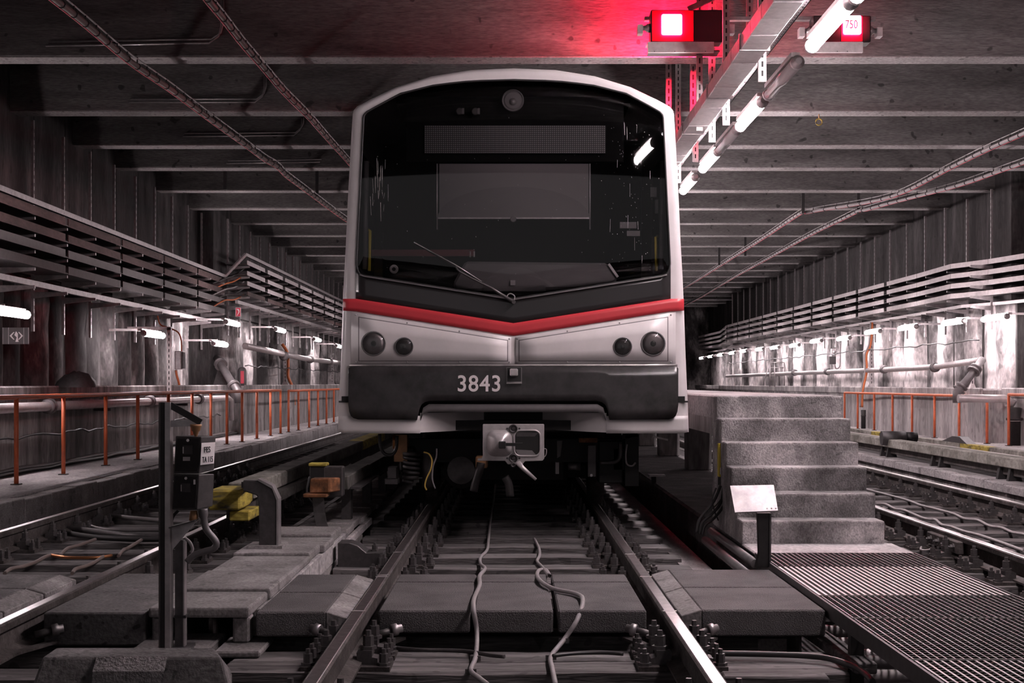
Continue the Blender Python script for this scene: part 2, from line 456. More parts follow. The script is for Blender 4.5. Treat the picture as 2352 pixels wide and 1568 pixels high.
# expansion joint board / cable run on left walkway
tag(MB().tube([(-6.2, 8 + .8 * i, WZ + .05 + .015 * math.sin(i * 1.7)) for i in range(45)], .035, 6).build('wall_foot_cable', 'cable_grey'), 'pale cable lying along the foot of the left ledge wall', 'cable')
tag(MB().tube([(-6.12, 8 + .8 * i, WZ + .035 + .012 * math.sin(i * 2.3)) for i in range(45)], .028, 6).build('wall_foot_cable', 'cable_black'), 'black cable lying along the foot of the left ledge wall', 'cable')

# ground slab right of the middle track (between train and right hand track), with kerb face
gs = tag(MB().box(1.57, 2.62, 8.8, 60, FZ, 0.0).build('floor_slab', 'block_concrete', None, .02), 'dusty concrete slab under the raised platform beside the train', None, None, 'structure')
# pale strip of bed between sleeper ends and the trench
tag(MB().box(1.22, 1.42, 7.2, 24, FZ, -.215).build('bed_strip', 'slab_concrete'), 'pale concrete strip beside the sleeper ends of the middle track', None, None, 'structure')
# long block kerb beyond the right hand track
kr = tag(MB().box(5.5, 6.05, 8, 60, FZ, -.02).build('kerb_right', 'slab_concrete'), 'concrete kerb of blocks beyond the right hand track', None, None, 'structure')
edge_blocks(kr, 5.40, 5.52, (11, 40), -.10, 0.0, .62, 'kerb_block', 'walk_concrete', .02)
edge_blocks(kr, 5.44, 5.52, (11, 40), FZ, -.11, 1.9, 'kerb_face_block', 'plinth_concrete', .02)
# ================================================================== TRACKS
RAIL_PROF = [(-.07, -.16), (.07, -.16), (.07, -.148), (.012, -.128), (.010, -.05), (.034, -.038), (.036, -.008), (.028, -.001), (-.028, -.001), (-.036, -.008), (-.034, -.038), (-.010, -.05), (-.012, -.128), (-.07, -.148)]
def rail(x, y0, y1, label, group=None, dx=0.0):
    o = MB().prism([(x + a, b) for a, b in RAIL_PROF], 'y', y0, y1).build('rail', 'rust_steel')
    tag(o, label, 'rail', group)
    MB().prism([(x - .033, -.012), (x + .033, -.012), (x + .033, -.006), (x + .024, .0015), (x - .024, .0015), (x - .033, -.006)], 'y', y0, y1).build('running_surface', 'rail_head', o)
    return o
TC = 0.01
r_ml = rail(TC - .755, 3.2, 40, 'worn steel rail on the left of the middle track in front of the train')
r_mr = rail(TC + .755, 3.2, 40, 'worn steel rail on the right of the middle track in front of the train')
rail(-2.37, 3.5, 62, 'bright steel rail of the left hand track passing behind the steel post')
rail(-3.82, 3.5, 62, 'bright steel rail of the left hand track nearest the walkway')
rail(3.27, 4, 62, 'steel rail of the right hand track nearest the concrete stairs')
rail(4.68, 4, 62, 'steel rail of the right hand track beside the block kerb')
rail(6.27, 10, 62, 'thin distant rail beyond the long third rail cover, nearer one')
rail(7.69, 10, 62, 'thin distant rail beyond the long third rail cover, below the right walkway')
def seam(root, ys):
    for y in ys:
        x = wloc(root).x
        MB().box(x - .034, x + .034, y, y + .02, 0.0, .0022).build('weld_mark', 'galvanised_pale', root)
seam(r_ml, (6.75, 7.95, 8.02, 9.1)); seam(r_mr, (6.75, 7.95, 9.0))

SLZ = -0.182
def fixing_meshes():
    pl = MB().box(-.20, .20, -.10, .10, SLZ, SLZ + .022)
    cl = MB().prism([(.045, SLZ + .075), (.05, SLZ + .022), (.14, SLZ + .022), (.14, SLZ + .05), (.115, SLZ + .055), (.115, SLZ + .085), (.075, SLZ + .085)], 'y', -.045, .045)
    bt = MB().hexbolt((0, 0, 0), .025, .085)
    sp = MB().hexbolt((0, 0, 0), .021, .075)
    return pl, cl, bt, sp
_pl, _cl, _bt, _sp = fixing_meshes()
def mesh_of(mb, name, mat, bevel=0):
    o = mb.build(name, mat, None, origin=(0, 0, 0)); me = o.data; bpy.data.objects.remove(o); return me
ME_PL = mesh_of(_pl, 'baseplate', 'rust_steel'); ME_CL = mesh_of(_cl, 'rail_clip', 'bolt_steel')
ME_BT = mesh_of(_bt, 'bolt', 'bolt_steel'); ME_SP = mesh_of(_sp, 'screw_spike', 'bolt_steel')
def sleeper_proto(x0, x1, w, var):
    m = MB(); n = 10; vs = []
    rnd = random.Random(var)
    for i in range(n + 1):
        x = lerp(x0, x1, i / n); a = rnd.uniform(-.008, .008); b = rnd.uniform(-.01, .01); c = rnd.uniform(-.01, .01)
        vs += [(x, -w / 2 + b, SLZ - .2), (x, w / 2 + c, SLZ - .2), (x, w / 2 + c, SLZ + a - .004), (x, w / 2 - .012 + c, SLZ + a * .4), (x, -w / 2 + .012 + b, SLZ + a * .4), (x, -w / 2 + b, SLZ + a - .004)]
    k = 6
    fs = [(i * k + j, i * k + (j + 1) % k, (i + 1) * k + (j + 1) % k, (i + 1) * k + j) for i in range(n) for j in range(k)] + [tuple(range(k)), tuple(range(n * k, n * k + k))[::-1]]
    return m.add(vs, fs)
SL_CACHE = {}
def sleeper(x0, x1, y, rails, label, group, w=.24, var=0, fix=True):
    key = (x0, x1, w, var)
    if key not in SL_CACHE:
        SL_CACHE[key] = mesh_of(sleeper_proto(x0, x1, w, var), 'sleeper', 'timber')
    t = put('sleeper', SL_CACHE[key], (0, y, 0))
    tag(t, label, 'sleeper', group)
    if fix:
        for xr in rails:
            p = put('baseplate', ME_PL, (xr, 0, 0), t)
            for s in (-1, 1):
                put('rail_clip', ME_CL, (0, 0, 0), p, 0 if s > 0 else PI)
                put('bolt', ME_BT, (s * .095, 0, SLZ + .085), p)
                put('screw_spike', ME_SP, (s * .170, .060, SLZ + .022), p)
                put('screw_spike', ME_SP, (s * .170, -.060, SLZ + .022), p)
    return t
MR = (TC - .755, TC + .755)
for i, y in enumerate([5.02, 5.28]):
    sleeper(-1.3, 1.5, y, MR, 'heavy timber sleeper at the bottom edge of the picture', 'double timber sleepers of the middle track', .25, 30 + i)
sleeper(-1.3, 1.5, 6.31, MR, 'front half of the cracked double timber sleeper below the centre crossing panels', None, .25, 20)
sleeper(-1.3, 1.52, 6.57, MR, 'rear half of the cracked double timber sleeper below the centre crossing panels', None, .25, 21)
for i in range(22):
    y = 7.2 + .64 * i
    sleeper(-1.24, 1.25, y, MR, 'dark timber sleeper of the middle track behind the crossing panels', 'timber sleepers under the train', .25, i % 4, 8.1 < y < 16)
for i in range(30):
    y = 5.2 + .625 * i
    sleeper(2.66, 5.3, y, (3.27, 4.68), 'timber sleeper of the right hand track beside the stairs', 'sleepers of the right hand track', .24, i % 4, y < 19)
for i in range(40):
    y = 4.9 + .64 * i
    sleeper(-4.45, -1.83, y, (-2.37, -3.82), 'timber sleeper of the left hand track', 'sleepers of the left hand track', .24, i % 4, y < 5.9 or 8.1 < y < 20)
for i in range(30):
    y = 15 + .66 * i
    sleeper(5.72 + .35, 8.03, y, (6.27, 7.69), 'distant sleeper beyond the long third rail cover', 'sleepers of the farthest track', .24, i % 2, False)

# ------------------------------------------------------------------ crossing panels between and beside the rails
def panel(x0, x1, y0, y1, z, th, label, group=None, mat='panel_rubber', strip=None):
    """strip = side of the sloping edge plate (-1 at x0, 1 at x1), .1 m wide"""
    a, b = (x0 + .1 if strip == -1 else x0), (x1 - .1 if strip == 1 else x1)
    o = MB().box(a, b, y0, y1, z - th, z).build('crossing_panel', mat, None, .008)
    tag(o, label, 'panel', group)
    if strip:
        xi, xo = (b, x1) if strip == 1 else (a, x0)
        p = [(xi, z), (xo, z - .03), (xo, z - th), (xi, z - th)]
        MB().prism(p, 'y', y0 + .002, y1 - .002).build('edge_strip', 'slab_concrete', o, .004)
    return o
nm = {0: 'left', 1: 'middle', 2: 'right'}
xs = [(-.65, -.205), (-.185, .20), (.225, .655)]
for j, (ya, yb, row) in enumerate([(6.78, 7.74, 'front'), (7.765, 8.07, 'rear')]):
    for k, (xa, xb) in enumerate(xs):
        panel(xa, xb, ya, yb, 0.0, .11, f'{row} row crossing panel between the rails, {nm[k]} of three', 'crossing panels between the rails of the middle track')
panel(-1.24, -.80, 6.74, 7.36, 0.0, .12, 'front crossing panel between duct slabs and left rail of the middle track', None, 'panel_rubber', 1)
panel(-1.24, -.80, 7.38, 8.06, 0.0, .12, 'rear crossing panel between duct slabs and left rail of the middle track', None, 'panel_rubber', 1)
panel(.825, 1.53, 6.80, 7.54, 0.0, .13, 'front crossing panel between right rail of the middle track and the grating', None, 'panel_rubber', -1)
panel(.825, 1.53, 7.56, 8.27, 0.0, .13, 'rear crossing panel between right rail of the middle track and the grating', None, 'panel_rubber', -1)
panel(-2.26, -1.77, 6.72, 8.1, 0.0, .16, 'broad stained concrete crossing slab between left hand track and cable duct', None, 'block_concrete')
for k, (ya, yb) in enumerate([(6.0, 6.9), (6.92, 7.5), (7.52, 8.06)]):
    panel(-3.68, -2.52, ya, yb, 0.0, .15, ('nearest', 'middle', 'farthest')[k] + ' crossing slab between the rails of the left hand track', 'crossing slabs of the left hand track', 'block_concrete', 1)
# timber rests the panels lie on
for x0, x1, lab in ((-.62, .62, 'dark timber rest under the centre crossing panels'), (-1.22, -.84, 'dark timber rest under the crossing panels left of the rail'), (.86, 1.5, 'dark timber rest under the crossing panels right of the rail'), (-2.2, -1.8, 'dark timber rest under the broad concrete crossing slab')):
    tag(MB().box(x0, x1, 7.36, 7.68, FZ, -.162).build('panel_rest', 'under_black'), lab, 'timber')
# steel clamp bars with round rubber ends beside the rails
for x, rx, lab in ((TC - .60, TC - .755, 'bolted clamp with rubber cap inside the left rail'), (TC + .60, TC + .755, 'bolted clamp with rubber cap inside the right rail'), (TC - .92, TC - .755, 'bolted clamp with rubber cap outside the left rail'), (TC + .92, TC + .755, 'bolted clamp with rubber cap outside the right rail'), (-2.22, -2.37, 'bolted clamp with rubber cap beside the left hand track')):
    s = 1 if x > rx else -1
    t = empty('rail_clamp', (x, 6.66, SLZ), lab, 'clamp')
    MB().bar((rx + s * .04, 6.45, SLZ + .03), (x + s * .05, 6.80, SLZ + .045), .05, .012).build('clamp_bar', 'rust_steel', t)
    MB().cyl((x - s * .06, 6.66, SLZ + .085), (x + s * .02, 6.70, SLZ + .10), .018, 8).build('stud', 'bolt_steel', t)
    MB().lathe((x + s * .01, 6.69, SLZ + .10), (s * .9, .4, .15), [(0, .028), (.03, .03), (.035, .02), (.055, .02)], 10).build('rubber_cap', 'galvanised', t)

# ------------------------------------------------------------------ cables between the rails
def smooth_path(pts, n=4):
    pts = [Vector(p) for p in pts]; out = []
    for i in range(len(pts) - 1):
        p0 = pts[max(i - 1, 0)]; p1 = pts[i]; p2 = pts[i + 1]; p3 = pts[min(i + 2, len(pts) - 1)]
        for k in range(n):
            t = k / n
            out.append(.5 * ((2 * p1) + (-p0 + p2) * t + (2 * p0 - 5 * p1 + 4 * p2 - p3) * t * t + (-p0 + 3 * p1 - 3 * p2 + p3) * t ** 3))
    return out + [pts[-1]]
def z7(x, y):
    return 700 + x / 2.352, 1050 + y / 2.352
def track_pt(x, y):
    px, py = z7(x, y)
    if py < 1319: return PZ(px, py, SLZ + .02 if py < 1300 else lerp(SLZ + .02, .016, (py - 1300) / 19))
    if py < 1402: return PZ(px, py, .016)
    if py < 1500:
        return P(px, py, lerp(6.755, 6.66, (py - 1402) / 98))
    return PZ(px, py, SLZ + .02)
ca = [(1035, 125), (1018, 240), (1003, 340), (992, 450), (985, 500), (950, 540), (950, 575), (975, 600), (945, 640), (945, 690), (915, 760), (912, 820), (930, 950), (922, 1080), (897, 1150), (940, 1190), (990, 1230)]
cb = [(1240, 440), (1265, 490), (1268, 530), (1255, 560), (1282, 592), (1322, 640), (1300, 606), (1262, 612), (1262, 655), (1340, 708), (1470, 738), (1502, 775), (1470, 880), (1400, 985), (1330, 1075), (1337, 1140), (1355, 1230)]
for pts, lab in ((ca, 'pale cable snaking over the centre panels, the straighter left one'), (cb, 'pale cable looped over the centre panels, the right one')):
    path = smooth_path([track_pt(*p) for p in pts])
    c = tag(MB().tube(path, .0115, 8).build('track_cable', 'cable_grey'), lab, 'cable')
    for p in (pts[-4], pts[-3]):
        q = track_pt(*p); MB().cbox(q + Vector((0, 0, -.004)), .05, .012, .022).build('cable_tie', 'bolt_steel', c)
# loose bars on the near sleeper
tag(MB().tube(smooth_path([PZ(700 + x / 2.352, 1050 + y / 2.352, SLZ + .03) for x, y in ((500, 1030), (620, 1040), (760, 1042), (880, 1048), (1000, 1068), (1080, 1076))]), .010, 6).build('loose_rod', 'dark_steel'), 'dark bent rod lying on the double timber sleeper', 'rod')
tag(MB().tube(smooth_path([PZ(700 + x / 2.352, 1050 + y / 2.352, SLZ + .03) for x, y in ((1340, 1072), (1450, 1060), (1600, 1055), (1720, 1062))]), .009, 6).build('loose_cable', 'cable_black'), 'thin black cable end lying on the double timber sleeper', 'cable')
tag(MB().tube(smooth_path([PZ(px, py, SLZ + .03) for px, py in ((1640, 1500), (1760, 1502), (1880, 1508), (1950, 1525), (1985, 1545), (2005, 1566))]), .014, 8).build('bent_cable', 'cable_black'), 'thick black cable bending over timbers below the grating', 'cable')
for a, b, w, lab in (((1858, 1446), (1990, 1535), .10, 'weathered plank lying askew under the grating edge'), ((1660, 1560), (1900, 1562), .12, 'split timber board at the lower right of the rail')):
    p0 = PZ(a[0], a[1], -.16); p1 = PZ(b[0], b[1], -.16)
    tag(MB().bar(p0, p1, w, .05).build('loose_plank', 'timber', None, .006), lab, 'plank')

# cables, joint and bond wire of the right hand track
def z5(x, y, Z=SLZ + .02):
    return PZ(1860 + x / 4.612, 1000 + y / 4.612, Z)
cA = [(560, 560), (640, 578), (830, 628), (1030, 682), (1180, 738), (1350, 780), (1530, 830), (1640, 880), (1780, 895), (1900, 955), (2030, 975), (2150, 1025), (2269, 1045), (2400, 1090)]
cB = [(700, 722), (800, 725), (900, 775), (1000, 790), (1170, 862), (1250, 885), (1330, 890), (1400, 945), (1500, 965), (1620, 1010), (1800, 1055), (2050, 1140), (2269, 1220)]
for pts, lab in ((cA, 'pale cable winding along the middle of the right hand track'), (cB, 'pale cable winding along the right hand track close to its nearer rail')):
    tag(MB().tube(smooth_path([z5(*p) for p in pts]), .013, 6).build('track_cable', 'cable_grey'), lab, 'cable')
fp = tag(MB().box(3.20, 3.245, 10.0, 10.75, -.125, -.035).build('fishplate', 'rust_steel', None, .006), 'fishplate with four bolts joining the rail beside the stairs', 'rail joint')
for y in (10.1, 10.28, 10.46, 10.64): MB().hexbolt((3.20, y, -.08), .018, .04, (-1, 0, 0)).build('bolt', 'bolt_steel', fp)
tag(MB().tube(smooth_path([z5(*p) for p in ((1040, 1000), (1110, 1080), (1180, 1160), (1180, 1210), (1290, 1200), (1360, 1110), (1370, 1060))]), .009, 6).build('bond_wire', 'cable_grey'), 'thin bond wire looping around the rail joint by the stairs', 'wire')

# coils and hoses on the left hand track
def z6(x, y, Z=SLZ + .04):
    return PZ(x / 4.612, 1120 + y / 4.612, Z)
tag(MB().tube(smooth_path([z6(*p) for p in ((2100, 370), (1700, 345), (1400, 320), (1100, 290), (980, 330), (945, 380), (1000, 425), (1200, 445), (1700, 440), (2100, 430))], 6), .020, 8).build('cable_coil', 'pipe_dark'), 'grey cable bent in a wide loop on the left hand track', 'cable')
h = tag(MB().tube(smooth_path([z6(*p) for p in ((560, 425), (640, 432), (900, 450), (1200, 490), (1500, 510), (2000, 500), (2300, 480))]), .026, 8).build('rubber_hose', 'dark_steel'), 'dark rubber hose with brass end across the left hand track', 'hose')
MB().cyl(z6(530, 420), z6(620, 432), .03, 8).build('brass_end', 'brass_bell', h)
tag(MB().tube(smooth_path([z6(*p) for p in ((470, 455), (700, 480), (900, 510), (1100, 530), (1500, 545), (2000, 535))]), .022, 8).build('ribbed_hose', 'rubber'), 'black ribbed hose below the looped cable on the left', 'hose')
for k, pts in enumerate([((50, 905), (120, 855), (250, 830), (390, 780), (470, 735), (540, 710)), ((630, 720), (690, 660), (740, 632), (860, 600), (1010, 545))]):
    tag(MB().tube(smooth_path([z6(*p) for p in pts]), .013, 6).build('track_cable', 'cable_brown'), ('nearer', 'farther')[k] + ' brown twisted cable tied to sleepers between the left rails', 'cable')
for k, pts in enumerate([((765, 905), (800, 860), (900, 830), (1000, 790), (1100, 725)), ((1255, 722), (1310, 655), (1360, 635), (1500, 550))]):
    tag(MB().tube(smooth_path([z6(*p) for p in pts]), .013, 6).build('track_cable', 'cable_brown'), ('nearer', 'farther')[k] + ' brown twisted cable close to the post side rail of the left track', 'cable')
tag(MB().tube(smooth_path([z6(*p) for p in ((540, 712), (700, 735), (900, 740), (1060, 735), (1180, 715))]), .012, 6).build('cross_cable', 'copper'), 'reddish cable running across the sleepers of the left track', 'cable')
q = z6(1000, 290)
tag(MB().hexa([q + Vector((-.14, .02, 0)), q + Vector((0, -.07, -.03)), q + Vector((.06, 0, 0)), q + Vector((0, .06, 0))], [q + Vector((-.14, .02, .01)), q + Vector((0, -.05, .02)), q + Vector((.07, 0, .05)), q + Vector((0, .06, .04))]).build('copper_lug', 'copper'), 'bright copper lug at the tip of the looped cable', 'cable lug')
pp = tag(MB().cyl(z6(-150, 620), z6(320, 470), .032, 10).build('drain_pipe', 'pipe_grey'), 'short grey pipe lying beside the walkway side rail on the left', 'pipe')
# ================================================================== CABLE DUCT WITH SLABS (left of the middle track)
duct = empty('cable_duct', (-1.5, 6.7, FZ), 'concrete cable duct with pale cover slabs leading towards the train', 'cable duct')
DZ = .03
ys = [6.68, 7.22, 7.95, 8.75, 9.25, 9.75, 10.3]
for i, (a, b) in enumerate(zip(ys, ys[1:])):
    dz = (0, .012, -.006, .01, 0, .02)[i]; w = (0, .01, 0, -.01, .02, .0)[i]
    MB().box(-1.745 + w, -1.262 + w, a, b - .018, DZ - .05, DZ + dz).build('cover_slab', 'slab_concrete', duct, .012, seg=2)
y = 10.35
for i in range(14):
    MB().box(-1.72, -1.27 - .01 * (i % 3), y, y + .46, DZ - .12, DZ - .07 + .006 * (i % 3)).build('cover_slab', 'slab_concrete', duct, .01); y += .48
y = 6.98
for i in range(16):
    st = (.34, .28, .42)[i % 3]
    MB().box(-1.30, -1.256, y, y + st - .01, -.16, DZ - .055 - (0 if y < 10.2 else .075)).build('side_block', 'walk_concrete', duct, .006); y += st
for i in range(3):
    MB().box(-1.30, -1.262, 6.98 + i * 1.6, 8.56 + i * 1.6, FZ, -.17).build('lower_wall', 'plinth_concrete', duct)
MB().box(-1.745, -1.70, 6.76, 15, FZ, DZ - .055).build('lower_wall', 'plinth_concrete', duct)
for x in (-1.70, -1.31):
    MB().box(x - .04, x + .04, 6.73, 6.85, -.15, DZ - .052).build('leg', 'slab_concrete', duct, .01)
# boards the posts and the duct legs stand on
tag(MB().box(-1.78, -1.42, 6.22, 6.92, SLZ - .03, -.135).build('base_board', 'slab_concrete', None, .008), 'flat concrete pad under the steel posts', 'pad')
tag(MB().box(-1.40, -1.18, 6.52, 6.90, SLZ + .002, -.150).build('base_board', 'slab_concrete', None, .008), 'flat concrete pad with bolt beside the steel posts', 'pad')
tag(MB().prism([(-1.98, FZ), (-1.80, FZ), (-1.84, -.1), (-1.95, -.12)], 'y', 6.85, 7.05).build('stone_chunk', 'block_concrete', None, .01), 'broken concrete chunk below the broad crossing slab', 'rubble')

# ================================================================== STEEL POST WITH BRACKET AND SWITCH BOX
PY = 6.45
post = empty('steel_post', (P(378, 1480, PY).x, PY, -.135), 'tall dark steel channel post in front of the cable duct', 'post')
def pxb(m, x0, y0, x1, y1, Ya, Yb):
    a = P(x0, y1, Ya); b = P(x1, y0, Ya)
    return m.box(a.x, b.x, Ya, Yb, a.z, b.z)
m = MB(); zt = P(0, 924, PY).z
xa, xb = P(366, 0, PY).x, P(391, 0, PY).x
m.box(xa, xa + .026, PY, PY + .05, -.135, zt)
m.build('web', 'black_steel', post)
MB().box(xa - .002, xa + .004, PY - .006, PY + .056, -.135, zt).build('flange', 'dark_steel', post)
MB().box(xa + .027, xb, PY - .006, PY + .056, -.135, zt).build('flange', 'galvanised', post)
MB().box(xa - .02, xb + .09, PY - .03, PY + .09, -.135, -.123).build('foot_plate', 'dark_steel', post)
a0 = P(391, 930, PY + .02); a1 = P(462, 970, PY + .02); a2 = P(391, 973, PY + .02)
br = MB().bar(a0, a1, .03, .012, (0, 1, 0)).build('brace', 'black_steel', post)
MB().bar(a2, a1, .03, .008, (0, 1, 0)).build('arm', 'galvanised', post)
# lower gusset
g0, g1, g2 = P(391, 1212, PY), P(450, 1196, PY), P(393, 1264, PY)
MB().prism([(g0.x, g0.z), (g1.x, g1.z), (g2.x, g2.z)], 'y', PY + .02, PY + .028).build('gusset', 'galvanised', post)
MB().prism([(g0.x, g0.z), (g1.x, g1.z), (g1.x, g1.z + .006), (g0.x, g0.z + .006)], 'y', PY - .03, PY + .09).build('shelf', 'dark_steel', post)
p2 = empty('short_post', (P(412, 1475, 6.5).x, 6.5, -.135), 'short grey steel post behind the tall channel post', 'post')
MB().box(P(402, 0, 6.5).x, P(421, 0, 6.5).x, 6.5, 6.54, -.135, P(0, 1240, 6.5).z).build('shaft', 'dark_steel', p2)
MB().box(P(421, 0, 6.5).x, P(424, 0, 6.5).x, 6.495, 6.545, -.135, P(0, 1240, 6.5).z).build('flange', 'galvanised', p2)
MB().box(P(392, 0, 6.5).x, P(438, 0, 6.5).x, 6.45, 6.6, -.136, -.122).build('foot_plate', 'dark_steel', p2)
MB().box(P(399, 0, 6.48).x, P(426, 0, 6.48).x, 6.488, 6.55, P(0, 1420, 6.48).z, P(0, 1414, 6.48).z).build('strap', 'black_steel', p2)
# bell shaped insulator, switch box
bell = tag(MB().lathe(P(450, 974, PY + .02), (0, 0, -1), [(0, .027), (.010, .027), (.014, .023), (.03, .020), (.034, .014), (.044, .012), (.05, .008), (.062, .008)], 14).build('bell_insulator', 'brass_bell'), 'brown bell shaped insulator under the bracket tip', 'insulator')
bx = empty('switch_box', P(440, 1172, 6.5), 'dark two-door switch box leaning beside the steel post', 'switch box')
# corners from the picture: front face leans a little, right face turned towards the camera
YF, YS = 6.44, 6.56
def quadbox(m, tl, tr, br_, bl, Yl, Yr, depth):
    f = [P(*bl, Yl), P(*br_, Yr), P(*tr, Yr), P(*tl, Yl)]
    d = Vector((.0, depth, 0))
    return m.add(f + [v + d for v in f], [(0, 1, 2, 3), (7, 6, 5, 4), (0, 4, 5, 1), (1, 5, 6, 2), (2, 6, 7, 3), (3, 7, 4, 0)])
def box_front(y): return interp([(1000, 403), (1170, 395)])(y), interp([(1000, 462), (1170, 453)])(y), interp([(1000, 496), (1170, 489)])(y)
for (ya, yb) in ((1001, 1087), (1088, 1170)):
    l0, c0, r0 = box_front(ya); l1, c1, r1 = box_front(yb)
    m = MB()
    f = [P(l1, yb, 6.47), P(c1, yb, 6.43), P(r1, yb - 8, 6.53), P(l1 + 34, yb - 8, 6.58)]
    t = [P(l0, ya, 6.47), P(c0, ya + 2, 6.43), P(r0, ya, 6.53), P(l0 + 34, ya - 2, 6.58)]
    m.hexa(f, t); case = m.build('case', 'dark_steel', bx, .003)
    m = MB(); q = Vector((0, -.006, 0))
    f = [P(l1 + 3, yb - 5, 6.468) + q, P(c1 - 3, yb - 5, 6.432) + q, P(c1 - 3, yb - 5, 6.44) + q, P(l1 + 3, yb - 5, 6.476) + q]
    t = [P(l0 + 4, ya + 5, 6.468) + q, P(c0 - 3, ya + 6, 6.432) + q, P(c0 - 3, ya + 6, 6.44) + q, P(l0 + 4, ya + 5, 6.476) + q]
    m.hexa(f, t); dr = m.build('door', 'black_steel', bx, .002)
    c = (l0 + c0) / 2 - 1
    MB().lathe(P(c, ya + 10, 6.444), (0, -1, 0), [(0, .007), (.006, .006)], 10).build('lock', 'galvanised_pale', dr)
    quadbox(MB(), (c - 12, ya + 22), (c + 10, ya + 22), (c + 10, ya + 42), (c - 12, ya + 42), 6.444, 6.432, .01).build('latch_plate', 'dark_steel', dr)
    quadbox(MB(), (c - 12, ya + 25), (c - 10.5, ya + 25), (c - 10.5, ya + 40), (c - 12, ya + 40), 6.438, 6.437, .01).build('latch_edge', 'galvanised_pale', dr)
quadbox(MB(), (420, 1049), (436, 1049), (436, 1058), (420, 1058), 6.442, 6.434, .006).build('label_plate', 'galvanised_pale', bx)
# sign plate on the right face
sg = quadbox(MB(), (463, 1017), (494, 1015), (491, 1064), (460, 1068), 6.422, 6.515, .004).build('sign_plate', 'sign_white', bx)
ang = math.atan2(.093, P(494, 0, 6.515).x - P(463, 0, 6.422).x)
for s, px, py, sz in (('FES', 467, 1039, .038), ('TA 115', 463.5, 1062, .038)):
    text('sign_text', s, P(px, py, 6.425 + (px - 463) * .003) + Vector((.004, -.006, 0)), sz, 'ink_black', bx, (PI / 2, 0, ang), .86 if s == 'FES' else .64, 0.0003, .0012, 'LEFT', 1.08)
MB().box(P(455, 0, 6.52).x, P(459, 0, 6.52).x, 6.425, 6.43, P(0, 1112, 6.43).z, P(0, 1101, 6.43).z).build('side_latch', 'galvanised_pale', bx)
MB().lathe(P(445, 1172, 6.5), (0, 0, -1), [(0, .016), (.02, .020), (.045, .022), (.05, .012)], 12).build('lower_insulator', 'brass_bell', bx)
MB().tube(smooth_path([P(x, y, 6.5) for x, y in ((466, 1168), (468, 1190), (474, 1215), (490, 1235), (497, 1248), (490, 1260), (470, 1266), (445, 1275), (430, 1290))]), [.022] * 4 + [.016] * 29, 10).build('conduit', 'pipe_dark', bx)
MB().tube(smooth_path([P(x, y, 6.52) for x, y in ((410, 1172), (398, 1185), (392, 1205))]), .008, 6).build('thin_cable', 'cable_black', bx)
MB().tube(smooth_path([P(x, y, 6.52) for x, y in ((424, 1235), (436, 1245), (442, 1260), (438, 1268))]), .008, 6).build('thin_cable', 'cable_grey', bx)

# ================================================================== CONCRETE BLOCK AT THE BOTTOM LEFT
cbk = empty('concrete_block', (-1.42, 5.1, SLZ), 'chamfered concrete block with a worn white patch at the bottom edge', 'concrete block')
zt = .112
top = [P(130, 1490, 5.24), P(490, 1490, 5.24), P(510, 1511, 5.06), P(97, 1511, 5.06)]
top = [Vector((v.x, v.y, zt)) for v in top]
mid = [top[0] + Vector((-.08, .05, -.14)), top[1] + Vector((.06, .05, -.10)), Vector((P(526, 1540, 5.0).x, 5.0, zt - .09)), Vector((P(75, 1540, 5.0).x, 5.0, zt - .09))]
bot = [mid[0] + Vector((0, 0, -.3)), mid[1] + Vector((0, 0, -.3)), mid[2] + Vector((.01, -.02, -.3)), mid[3] + Vector((-.03, -.02, -.3))]
MB().hexa(mid, top).hexa(bot, mid).build('body', 'block_concrete', cbk, .01, seg=2)
wp = [P(222, 1511, 5.06), P(385, 1511, 5.06)]
lo = [P(213, 1541, 5.0), P(378, 1541, 5.0)]
MB().add([Vector((wp[0].x, 5.06, zt + .002)), Vector((wp[1].x, 5.06, zt + .002)), lo[1] + Vector((0, -.004, 0)), lo[0] + Vector((0, -.004, 0)), lo[0] + Vector((0, -.02, -.12)), lo[1] + Vector((0, -.02, -.12))], [(0, 1, 2, 3), (3, 2, 5, 4)]).build('white_patch', 'stair_concrete', cbk)

# ================================================================== THIRD RAILS LEFT OF THE TRAIN
tr = empty('third_rail', (-1.98, 9.6, .1), 'third rail with worn yellow end and dark cover beside the left hand track', 'third rail')
ypts = [(9.72, 10.15, 'yellow_worn', 0), (10.17, 10.26, 'yellow_worn', .01)]
for a, b, mt, e in ypts: MB().box(-2.12, -1.90 - e, a, b, .22 + e, .36 - e).build('end_cover', mt, tr, .012)
MB().box(-2.0, -1.86, 9.86, 10.3, .13, .20).build('ramp_tip', 'yellow_worn', tr, .008)
y = 10.3
for i in range(16):
    mt = 'third_cover' if i == 0 else ('yellow_worn' if i in (5, 6) else 'third_cover_dark')
    MB().box(-2.10, -1.90, y, y + 1.48, .25, .37).build('cover_board', mt, tr, .01); y += 1.5
MB().box(-2.03, -1.95, 9.9, 34, .14, .24).build('conductor_bar', 'rust_steel', tr)
MB().box(-2.09, -1.84, 10.6, 12.8, .17, .24).build('cover_lip', 'third_cover_dark', tr)
